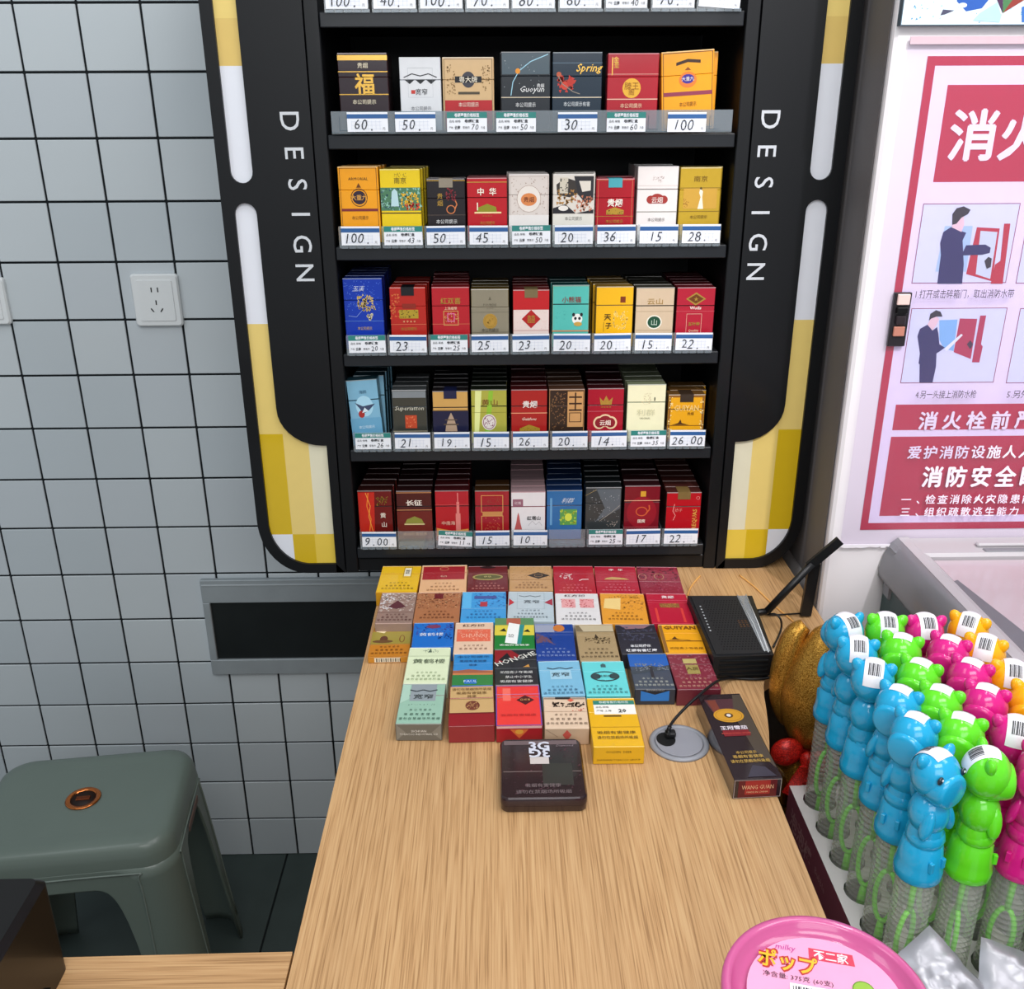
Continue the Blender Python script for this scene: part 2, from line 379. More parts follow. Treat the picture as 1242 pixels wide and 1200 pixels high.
for side in (-1, 1):
    mx = (lambda x: x) if side < 0 else (lambda x: 9.75-x)   # mirrored about the middle module
    def W(p): return [(mx(a), c) for a, c in p][::(1 if side < 0 else -1)]
    # outline of the wing plate (left wing coordinates)
    xo = -36.2
    out = [(xo, TOP), (-23.6, TOP), (-23.6, BOT)] + [(-30.2, BOT)] + [(xo+7+7*math.cos(math.radians(a)), BOT+8.5+8.5*math.sin(math.radians(a))) for a in range(-95, -181, -9)] + [(xo, BOT+9)]
    slot1 = [(-34.55, TOP-3), (-34.55, 146.8)] + arc((-33.1, 146.6), 1.45, 180, 360, 10) + [(-31.65, TOP-3)]
    xr = -31.65
    slot2 = [(-34.55, 141.2)] + arc((-33.1, 141.2), 1.45, 180, 0, 10)
    slot2 += [(xr, 114.5)] + [(-25.4-6.25*math.cos(math.radians(a)), 114.3-5.5*math.sin(math.radians(a))) for a in range(10, 91, 10)][:] + [(-24.9, 108.8), (-24.9, 89.75), (-28.8, 89.75)]
    slot2 += [(-34.55+5.75+5.75*math.cos(math.radians(a)), 89.75+6.8+6.8*math.sin(math.radians(a))) for a in range(-95, -181, -9)]
    b = MB(); b.prism(W(out), CY+.9, 168, fr, BLACK); w = b.build('wing_panel', t, O)
    # raised face around the windows: rim strips as a frame plate with two cut windows, made from bands
    b = MB()
    A = Art(b, (0, CY+.9, 0), (1, 0, 0), (0, 0, 1), (0, -1, 0), 0, 0)
    def band(p, mt, th=.9):
        if len(p) > 2: b.prism(W(p), CY+.9, CY+.9-th, fr, mt)
    left = [(xo, TOP), (xo, BOT+9)] + [(xo+7+7*math.cos(math.radians(a)), BOT+8.5+8.5*math.sin(math.radians(a))) for a in range(-180, -94, 9)][0:]
    # outer rim strip, following the outline
    o_pts = [(xo, TOP), (xo, BOT+8.5)] + [(xo+7+7*math.cos(math.radians(a)), BOT+8.5+8.5*math.sin(math.radians(a))) for a in range(-175, -89, 8)] + [(-28.8, BOT), (-23.6, BOT)]
    i_pts = [(-34.55, TOP), (-34.55, 89.75+6.8)] + [(-28.8+5.75*math.cos(math.radians(a)), 89.75+6.8+6.8*math.sin(math.radians(a))) for a in range(-175, -89, 8)] + [(-28.8, 89.75), (-24.9, 89.75)]
    for i in range(len(o_pts)-1): band([o_pts[i], o_pts[i+1], i_pts[i+1], i_pts[i]], BLACK)
    band([(-24.9, BOT), (-23.6, BOT), (-23.6, 108.8), (-24.9, 108.8)], BLACK)
    # inner board with the lettering
    inner = [(-31.65, TOP), (-31.65, 114.5)] + [(-25.4-6.25*math.cos(math.radians(a)), 114.3-5.5*math.sin(math.radians(a))) for a in range(10, 91, 10)] + [(-24.9, 108.8), (-23.6, 108.8), (-23.6, TOP)]
    band(inner, BLACK)
    # bridge between the two windows, with rounded ends
    br = [(-34.55, 146.6)] + arc((-33.1, 146.6), 1.45, 180, 360, 10)[1:] + [(-31.65, 141.2)] + arc((-33.1, 141.2), 1.45, 0, 180, 10)[1:]
    band(br, BLACK)
    wf = b.build('wing_face', t, O)
    # windows: coloured acrylic squares
    def cells(poly, nm, rules):
        for (z0, z1, x0, x1, key) in rules:
            p = clip_h(clip_h(poly, z0, True), z1, False)
            if x0 is not None: p = clip_v(p, x0, True)
            if x1 is not None: p = clip_v(p, x1, False)
            if len(p) > 2:
                b = MB(); b.prism(W(p), CY+.9, CY+.45, fr, ylw[key]); b.build(nm, t, O)
    cells(slot1, 'window_panel', [(140, 159.2, None, None, 'w'), (159.2, 164.6, None, None, 'n'), (164.6, TOP, None, None, 'p')])
    zA = P2(300, 394)[1]; zB = P2(330, 528)[1]; zC = P2(340, 650)[1]
    cells(slot2, 'window_panel', [(zA, 145, None, None, 'w'), (zB, zA, None, None, 'p'),
        (zC, zB, -40, -31.2, 's'), (zC, zB, -31.2, -27.6, 'p'), (zC, zB, -27.6, -20, 'c'),
        (80, zC, -40, -31.2, 'w'), (80, zC, -31.2, -27.9, 's'), (80, zC, -27.9, -20, 'm')])
    # lettering, turned a quarter clockwise
    L = [(351.5, 147), (357, 186), (361, 224), (365, 260), (367, 296), (370, 331)] if side < 0 else [(934.5, 145), (930, 183.5), (926.5, 221.5), (922.5, 258), (919.5, 294), (916.5, 329.5)]
    for ch, (px, py) in zip('DESIGN', L):
        b = MB(); A = Art(b, (0, CY, 0), (1, 0, 0), (0, 0, 1), (0, -1, 0), .03)
        q = aty(px, py, CY); A.text(ch, q.x, q.z, 3.5, letm, rot=-math.pi/2, res=3, bold=.004); b.build('letter', t, O)

# ------------------------------------------------------------------ cigarette packs
WARN = '本公司提示'
C = lambda h, r=.38, m=0: mat(h, r, m, .2, .05, 90)
GOLD = lambda: mat('#d9ab4e', .25, .7, .3, .1, 90)
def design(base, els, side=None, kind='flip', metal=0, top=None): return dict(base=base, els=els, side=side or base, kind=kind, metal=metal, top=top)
def paint(b, els, W, H, origin, u, v, n):
    A = Art(b, origin, u, v, n)
    for e in els:
        k = e[0]; c = e[-1] if k != 't' else e[5]
        mt = GOLD() if c == 'gold' else C(c)
        if k == 'r': A.rect(e[1]*W, e[2]*H, e[3]*W, e[4]*H, mt)
        elif k == 'e': A.ell(e[1]*W, e[2]*H, e[3]*W, e[4]*H, mt)
        elif k == 'o': A.ring(e[1]*W, e[2]*H, e[3]*W, e[4]*H, e[5], mt)
        elif k == 'f': A.ring(e[1]*W, e[2]*H, e[3]*W, e[4]*H, e[5], mt, square=True)
        elif k == 'p': A.poly([(x*W, y*H) for x, y in e[1]], mt)
        elif k == 'l':   # polyline of thin strips
            pts = [(x*W, y*H) for x, y in e[1]]; w = e[2]/2
            for (x0, y0), (x1, y1) in zip(pts, pts[1:]):
                d = math.hypot(x1-x0, y1-y0) or 1; nx, ny = -(y1-y0)/d*w, (x1-x0)/d*w
                A.poly([(x0+nx, y0+ny), (x0-nx, y0-ny), (x1-nx, y1-ny), (x1+nx, y1+ny)], mt, False)
            A.l += A.st
        elif k == 's':   # scatter of small flecks in a rectangle
            rr = random.Random(int(e[1]*97+e[2]*31+e[5])+len(els))
            for _ in range(e[5]):
                x = rr.uniform(e[1], e[3])*W; y = rr.uniform(e[2], e[4])*H; q = rr.uniform(.5, 1)*e[6]; a = rr.uniform(0, 3)
                A.poly([(x+q*math.cos(a+i*2.1)*(1, .6, 1)[i], y+q*math.sin(a+i*2.1)) for i in range(3)], mt, False)
            A.l += A.st
        elif k == 't':
            o = e[6] if len(e) > 6 else {}
            A.text(e[1], e[2]*W, e[3]*H, e[4], mt, **o)
def make_pack(W, H, D, des, name='cigarette_pack'):
    """stands upright: base centre-front at the origin, front face towards -Y"""
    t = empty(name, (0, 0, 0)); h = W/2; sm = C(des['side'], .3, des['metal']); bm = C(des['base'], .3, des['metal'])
    lh = H*.70
    b = MB(); b.cbox(-h, h, 0, D, 0, lh-.03, .07, sm); b.add([(-h+.07, -.006, .07), (h-.07, -.006, .07), (h-.07, -.006, lh-.1), (-h+.07, -.006, lh-.1)], [(0, 1, 2, 3)], bm)
    b.build('carton', t)
    b = MB(); b.cbox(-h, h, 0, D, lh, H, .07, C(des['top'] or des['side'], .3, des['metal'])); b.add([(-h+.07, -.006, lh+.05), (h-.07, -.006, lh+.05), (h-.07, -.006, H-.07), (-h+.07, -.006, H-.07)], [(0, 1, 2, 3)], bm)
    e_ = lin(des['side']); hx_ = '#%02x%02x%02x' % tuple(int(130+.5*int(des['side'][i:i+2], 16)) for i in (1, 3, 5)); b.box(-h+.05, h-.05, -.02, .07, H-.10, H+.015, C(hx_)); b.build('lid', t)  # pale strip paints a cellophane glint along the lid's top front edge
    art = [e for e in des['els'] if e[0] != 't']; txt = [e for e in des['els'] if e[0] == 't']
    if art:
        b = MB(); paint(b, art, W, H, (-h, -.008, 0), (1, 0, 0), (0, 0, 1), (0, -1, 0)); b.build('artwork', t)
    if txt:
        b = MB(); paint(b, txt, W, H, (-h, -.06, 0), (1, 0, 0), (0, 0, 1), (0, -1, 0)); b.build('lettering', t)
    if des['kind'] == 'soft':
        c = C(des.get('seal', '#23262b'), .4); b = MB()
        b.box(-h*.36, h*.36, -.03, D+.03, H-.02, H+.05, c); b.box(-h*.36, h*.36, -.07, -.012, H-1.1, H+.04, c); b.build('tax_seal', t)
    return t
def T(s, x, y, z, c, **o): return ('t', s, x, y, z, c, o)
w1 = lambda c='gold', y=.335: T(WARN, .5, y, .62, c, width=3.0)
line = lambda y, c='gold', w=.012: ('r', .0, y, 1, y+w, c)
pav = [('p', [(.25, .46), (.78, .46), (.78, .51), (.5, .58), (.25, .51)], 'gold'), ('r', .2, .43, .82, .45, 'gold')]
shield = [('f', .5, .52, .46, .465, .07, '#6b3b10'), T('ARMORIAL', .5, .845, .5, '#3a2410', width=2.6), ('e', .5, .60, .17, .09, '#2f2233'), ('o', .5, .60, .21, .12, .1, '#4b2a20'), ('p', [(.44, .73), (.5, .79), (.56, .73)], '#6b3b10'), T('大重九', .5, .6, .75, '#f0b050'), ('r', .04, .42, .96, .455, '#7d2d30')]
spec = {}   # row -> list of packs: x0,x1,ytop, n behind, (dx, dtop) px of rearmost, desc, design, tag
spec['upper'] = dict(z=SHELF[1], rows=[
 (408.5, 469, 64.5, 3, 6, 0, 'dark brown pack with gold fortune character', design('#2e2329', [('r', 0, .91, 1, .975, 'gold'), line(.76), line(.47), T('贵烟', .5, .845, .7, '#e8dcc0'), T('福', .52, .61, 2.6, 'gold', bold=.02), T(WARN, .5, .38, .62, '#e8dcc0', width=3)], '#3a2427'), ('A', '60.')),
 (483.5, 534, 69.6, 2, 3, 0, 'white pack with black wave crests', design('#d8dadd', [('l', [(.1, .73), (.3, .78), (.5, .75), (.7, .78), (.9, .73)], .12, '#1a1c20'), ('p', [(.12, .70), (.36, .70), (.24, .64)], '#24262a'), ('p', [(.38, .70), (.62, .70), (.5, .64)], '#24262a'), ('p', [(.64, .70), (.88, .70), (.76, .64)], '#24262a'), ('f', .5, .66, .3, .2, .02, '#9aa0a6'), ('r', .27, .51, .37, .56, '#c23a32'), T('宽窄', .52, .535, .8, '#222428'), T(WARN, .5, .31, .55, '#6a6e74', width=2.6)], '#b9bcc2'), ('A', '50.')),
 (536, 598.7, 69.6, 2, 2, 0, 'kraft gold pack with black oval emblem', design('#cfae80', [('f', .5, .5, .47, .48, .06, '#6a5334'), ('r', .04, .0, .96, .42, '#b3262c'), ('e', .5, .70, .13, .11, '#3b3b44'), ('r', .24, .66, .76, .745, '#17181d'), T('粤大牌', .5, .70, .8, '#efe6d2'), ('r', .3, .50, .72, .535, '#4e4636'), ('s', .08, .5, .24, .9, 40, .16, '#8a6b3e'), ('s', .76, .5, .92, .9, 40, .16, '#8a6b3e'), T(WARN, .5, .36, .62, '#e9dccb', width=2.6)]), ('B', '70')),
 (607.4, 667.8, 63, 2, -2, 0, 'black space pack with orange comet', design('#23282e', [('r', .02, .72, .98, .985, '#4b5a63'), ('l', [(.2, .45), (.24, .62), (.36, .76), (.6, .88), (.95, .97)], .1, '#9fd0e4'), ('e', .34, .76, .05, .035, '#e0902a'), T('Guoyun', .63, .52, 1.0, '#e6e6e6', shear=.3), T('贵烟', .8, .575, .5, '#e6e6e6'), ('s', .05, .5, .9, .95, 16, .07, '#e8eef2'), line(.42, '#c8b8a0'), T(WARN, .5, .33, .62, '#dddddd', width=2.6)]), ('B', '50')),
 (670.4, 731, 63.5, 2, 2, 0, 'dark teal pack with red blossom branch', design('#1d2e3d', [line(.86, '#4f6474'), line(.42, '#d8c8b0'), ('s', .12, .5, .45, .7, 30, .34, '#c2382c'), ('e', .25, .58, .08, .055, '#c8402f'), ('e', .36, .62, .07, .05, '#b93227'), ('e', .13, .72, .05, .035, '#b9583c'), ('l', [(.12, .70), (.2, .6), (.42, .5), (.56, .47)], .1, '#8d8478'), T('Spring', .74, .79, 1.3, 'gold', shear=.35, bold=.01), T(WARN+'有害', .5, .34, .62, '#d8dde0', width=3.4)]), ('A', '30.')),
 (737.8, 800, 64.8, 2, 3, 0, 'red pack with yellow round seal', design('#b01d2c', [line(.73, '#e7b0a0', .006), line(.40, '#f0c8b0'), ('e', .48, .55, .18, .13, '#e9b23a'), T('滕王', .48, .58, .95, '#9c6212'), T('阁', .48, .5, .8, '#9c6212'), T('金', .16, .92, .75, 'gold'), T('圣', .17, .85, .75, 'gold'), ('r', .08, .72, .1, .95, 'gold'), T(WARN, .48, .32, .6, '#f1d3b0', width=2.8)]), ('B', '60')),
 (807.5, 872, 61.5, 2, 2, 0, 'orange pack with purple band and crest', design('#eda01f', [('f', .5, .5, .47, .485, .09, '#7b4a1e'), ('p', [(.28, .86), (.5, .9), (.74, .88), (.74, .84), (.5, .86), (.28, .82)], '#3a2317'), ('e', .5, .64, .17, .1, '#e07a32'), ('e', .5, .65, .12, .06, '#40308c'), T('大重九', .5, .65, .55, '#f0e6e0'), ('p', [(.44, .76), (.5, .8), (.56, .76)], '#8a4b20'), ('r', .04, .44, .96, .49, '#8c3a4e'), T(WARN, .5, .33, .6, '#6e4012', width=2.2), T('吸烟有害健康', .5, .2, .62, '#6e4012', width=3.4)]), ('A', '100'))])
spec['second'] = dict(z=SHELF[2], rows=[
 (408.8, 458, 202.4, 2, 10, -2, 'orange pack with dark shield emblem', design('#ee9f1c', shield+[T(WARN, .5, .335, .55, '#6e4012', width=2.2)]), ('A', '100.')),
 (460, 509, 205.5, 3, 12, -4, 'yellow pack with painted garden scene', design('#e8c81d', [('r', .0, .44, 1, .755, '#4c7a5a'), ('r', 0, .40, 1, .415, '#3c3020'), ('s', 0, .45, 1, .74, 50, .3, '#8fc0b0'), ('s', 0, .45, .5, .74, 40, .22, '#2e4f60'), ('s', .5, .46, 1, .7, 46, .3, '#e9b52b'), ('s', .6, .46, .95, .54, 24, .26, '#cf3a30'), ('p', [(.25, .5), (.45, .5), (.42, .7), (.35, .74), (.28, .7)], '#b8d6dc'), T('南京', .5, .85, .85, '#6b5a1a'), ('s', .35, .9, .65, .95, 20, .1, '#8a7420')]), ('B', '43')),
 (517, 563.7, 217, 2, 3, -2, 'black soft pack with orange curl', dict(design('#241f22', [line(.965, 'gold'), line(.43, '#6a5a50', .006), T('贵', .34, .73, .8, 'gold'), T('烟', .34, .62, .8, 'gold'), ('o', .62, .52, .12, .07, .12, '#d07a48'), ('l', [(.72, .52), (.78, .6), (.74, .66)], .14, '#d07a48'), ('s', .5, .66, .75, .85, 30, .2, '#8c2b35'), T(WARN, .5, .33, .6, '#e0e0e0', width=2.8)], kind='soft'), seal='#8e8474'), ('A', '50.')),
 (566, 615, 216, 2, 2, -4, 'red pack with white title and gold gatehouse', design('#b81a25', [line(.93), T('中', .34, .79, 1.0, '#f2ead8', bold=.02), T('华', .64, .79, 1.0, '#f2ead8', bold=.02), ('p', [(.24, .47), (.74, .47), (.72, .55), (.5, .60), (.26, .54)], '#8a8a22'), ('r', .18, .45, .85, .475, '#f0d9a0'), ('r', .24, .5, .27, .62, '#e8e0c8'), T('* * * *', .5, .41, .5, 'gold'), T(WARN, .5, .3, .5, 'gold', width=2)], '#8c1a20'), ('A', '45.')),
 (617, 666, 211.5, 2, -2, -2, 'white ornate pack with orange oval', design('#d9cfc8', [('f', .5, .66, .47, .31, .03, '#9c8478'), ('s', .05, .4, .95, .95, 90, .14, '#b09a8e'), ('e', .5, .64, .3, .2, '#e6ded6'), ('o', .5, .64, .3, .2, .05, '#a88a7a'), ('e', .5, .63, .2, .095, '#d8854c'), T('贵烟', .5, .63, .75, '#6a2c18'), ('r', 0, .0, 1, .40, '#e5e0dc')]), ('B', '50')),
 (671, 722, 211.4, 2, 2, 0, 'white pack with black and copper inkwork', design('#ddd6cc', [('p', [(.08, .85), (.3, .95), (.55, .9), (.62, .72), (.4, .66), (.1, .7)], '#3a3430'), ('p', [(.5, .97), (.97, .97), (.97, .62), (.8, .56), (.6, .7)], '#2d2c30'), ('p', [(.62, .9), (.9, .9), (.9, .76), (.7, .74)], '#e0d8cc'), ('p', [(.0, .5), (.3, .56), (.55, .42), (.98, .48), (.98, .42), (0, .42)], '#26242a'), ('e', .25, .5, .12, .04, '#e6e0d8'), ('s', .1, .56, .55, .76, 40, .28, '#b3854a'), ('s', .5, .45, .95, .68, 40, .28, '#c2785a'), ('r', .16, .72, .36, .95, '#cfc6b4'), ('s', .16, .74, .36, .94, 22, .16, '#3a3a36'), ('r', 0, 0, 1, .41, '#e0dcd2'), T(WARN, .5, .345, .55, '#5a5650', width=2.3)]), ('A', '20.')),
 (723.5, 770, 217, 2, 2, -3, 'red soft pack with teal seal', dict(design('#a81624', [('f', .5, .62, .45, .36, .04, '#d8905a'), line(.40, 'gold', .006), T('贵烟', .5, .62, 1.05, '#f4ece0', bold=.02), ('p', [(.28, .43), (.74, .43), (.74, .5), (.5, .55), (.28, .5)], '#b08a2e'), ('s', .3, .43, .72, .5, 24, .1, '#4c3c18'), T(WARN, .5, .32, .5, 'gold', width=2.3)], kind='soft'), seal='#4aa5b0'), ('A', '36.')),
 (774, 824, 202, 3, -9, -4, 'tall white pack with red cloud plaque', design('#e3dcd8', [line(.39, '#8a8a80'), line(.745, '#c8bcb6', .005), ('e', .34, .56, .1, .055, '#9c352f'), ('e', .5, .58, .15, .06, '#9c352f'), ('e', .66, .56, .1, .055, '#9c352f'), ('r', .3, .51, .7, .58, '#9c352f'), T('云烟', .5, .555, .8, '#f0e4dc'), ('s', .38, .79, .64, .87, 30, .09, '#8a6a60'), T(WARN, .5, .29, .5, '#6a6460', width=2.3)], '#a8a3a0'), ('A', '15')),
 (826, 876, 203.4, 1, 2, -1, 'gold pack with slender white figure', design('#c9a532', [line(.72, '#8a7020'), line(.4, '#8a7020'), ('r', .1, .44, .92, .72, '#c79b3c'), ('p', [(.46, .44), (.6, .44), (.56, .6), (.57, .68), (.5, .72), (.48, .66), (.52, .6)], '#e9e2cc'), ('e', .52, .72, .03, .018, '#5a4a22'), ('s', .1, .46, .24, .58, 20, .12, '#a0702a'), T('南京', .5, .85, .8, '#7a5a18', stretch=1.2), T(WARN, .5, .33, .5, '#6a5418', width=2.3)], metal=.3), ('A', '28.'))])
spec['third'] = dict(z=SHELF[3], rows=[
 (415, 463, 338, 4, 13, -12, 'blue dotted pack with gold dragon cluster', design('#1438a8', [('s', .03, .55, .97, .97, 120, .1, '#5f86e6'), ('s', .35, .55, .8, .78, 60, .3, '#d3b76a'), ('s', .55, .42, .75, .52, 14, .25, '#d8cfa8'), ('l', [(.1, .48), (.3, .46), (.45, .55)], .05, '#8fa6e0'), line(.4, '#5a86d0', .006), T('玉溪', .4, .86, .8, '#cfd8f0', shear=.3), T(WARN, .5, .3, .5, '#c8a860', width=2)], '#122a80'), ('B', '20')),
 (472, 515.7, 349, 3, 8, -11, 'red soft pack with black seal', dict(design('#b4281f', [('s', .0, .5, .25, .9, 30, .25, '#d06a3a'), ('r', .25, .5, .78, .64, '#b0962e'), ('s', .28, .51, .75, .63, 30, .14, '#5a4a14'), ('r', .34, .66, .72, .74, '#8c2a1e'), T('* * * *', .52, .45, .7, '#e8c890'), line(.4, '#e0805a', .006), T(WARN, .5, .33, .5, 'gold', width=2.2)], kind='soft'), seal='#16181c'), ('A', '23.')),
 (523, 569, 348.6, 5, 3, -20, 'scarlet pack with pink double lattice', design('#b5202a', [T('红双喜', .5, .78, .95, 'gold', bold=.01), T('上海烟草', .5, .66, .45, '#f0d8b0'), ('s', .3, .42, .7, .6, 50, .14, '#d8a060'), ('f', .5, .5, .2, .12, .1, '#cf9c58'), ('f', .5, .51, .1, .07, .14, '#d86a94'), line(.4, '#e0805a', .006)], '#8c1c22'), ('B', '25')),
 (571, 617, 351, 3, 1, -17, 'taupe pack with gold coin', design('#8e8672', [line(.61, '#5c5648', .006), line(.27, '#5c5648', .006), ('e', .5, .46, .19, .13, 'gold'), ('o', .5, .46, .15, .1, .05, '#8a6a26'), ('s', .42, .42, .58, .5, 12, .14, '#7a5a1c'), T('POURDIS', .5, .74, .45, '#5a5444'), T('* * *', .5, .68, .5, '#6a6250'), ('p', [(.46, .82), (.5, .88), (.54, .82)], '#6a6250'), T(WARN, .5, .31, .55, '#38342c', width=2.4)], top='#5c4a20'), ('A', '25.')),
 (622, 666.6, 351.7, 4, 0, -12, 'red and white pack with red diamond', dict(design('#ead6cf', [('r', .01, .66, .99, .985, '#c21f24'), ('s', .05, .3, .95, .64, 60, .05, '#c87a70'), ('p', [(.24, .5), (.5, .34), (.76, .5), (.5, .66)], '#b3201f'), T('囍', .5, .5, 1.2, 'gold'), line(.3, '#b85a50', .006)], '#6e2020', kind='soft'), seal='#7a6a48'), ('A', '23.')),
 (670, 715.5, 346, 2, -4, -12, 'teal pack with small panda', design('#57bdb2', [('f', .5, .5, .485, .485, .04, '#a8b27c'), T('小熊猫', .52, .77, .9, '#8a2c2a', bold=.01), ('e', .68, .46, .14, .085, '#f0f0ea'), ('e', .63, .47, .035, .025, '#20242a'), ('e', .74, .47, .035, .025, '#20242a'), ('e', .58, .53, .04, .03, '#20242a'), ('e', .79, .53, .04, .03, '#20242a'), ('e', .7, .38, .11, .035, '#c9a04c'), line(.26, '#d88a5a', .02), ('s', .1, .4, .4, .6, 14, .1, '#3a9a94'), T(WARN, .5, .14, .5, '#2c6a64', width=2.3)], '#14403e'), ('A', '20.')),
 (723.5, 769, 348, 3, -11, -13, 'yellow pack with brushed script', design('#edb31a', [T('天', .32, .5, 1.0, '#4a3510', bold=.02), T('子', .35, .36, .9, '#4a3510', bold=.02), ('s', .45, .3, .85, .6, 50, .24, '#f2cf70'), ('r', .65, .74, .79, .84, '#7a3418'), ('l', [(.22, .26), (.22, .42)], .05, '#4a3510'), ('l', [(.05, .22), (.5, .2), (.95, .21)], .08, '#7a5a20')], '#8a6a2c'), ('A', '20.')),
 (771.8, 819, 349, 4, -13, -14, 'beige pack with dark green oval', design('#cdb699', [('e', .5, .42, .2, .12, '#e8e4d4'), ('e', .5, .42, .17, .1, '#1d4a34'), T('山', .5, .42, 1.0, '#c9d8c8'), T('云山', .5, .77, .9, 'gold', stretch=1.3), line(.6, '#a58e70', .005), line(.28, '#a58e70', .005), T(WARN, .5, .12, .55, '#4a3c28', width=2.4)], '#3c3a30'), ('A', '15.')),
 (821.8, 868.5, 349, 5, -16, -15, 'crimson pack with gold diamond crest', design('#ae1e33', [('p', [(.24, .81), (.5, .7), (.76, .81), (.5, .92)], 'gold'), ('p', [(.3, .81), (.5, .73), (.7, .81), (.5, .89)], '#6a3a14'), T('★', .5, .81, .8, 'gold'), T('Wudis', .5, .66, .6, '#f0e0d8', bold=.02), ('f', .48, .36, .2, .2, .05, '#e6b8a0'), T('五叶神', .48, .39, .55, 'gold', bold=.02), T('Quality', .48, .27, .5, '#f0d0b0'), line(.6, '#d86a70', .005), line(.1, '#d86a70', .005)], '#5e141c'), ('A', '22.'))])
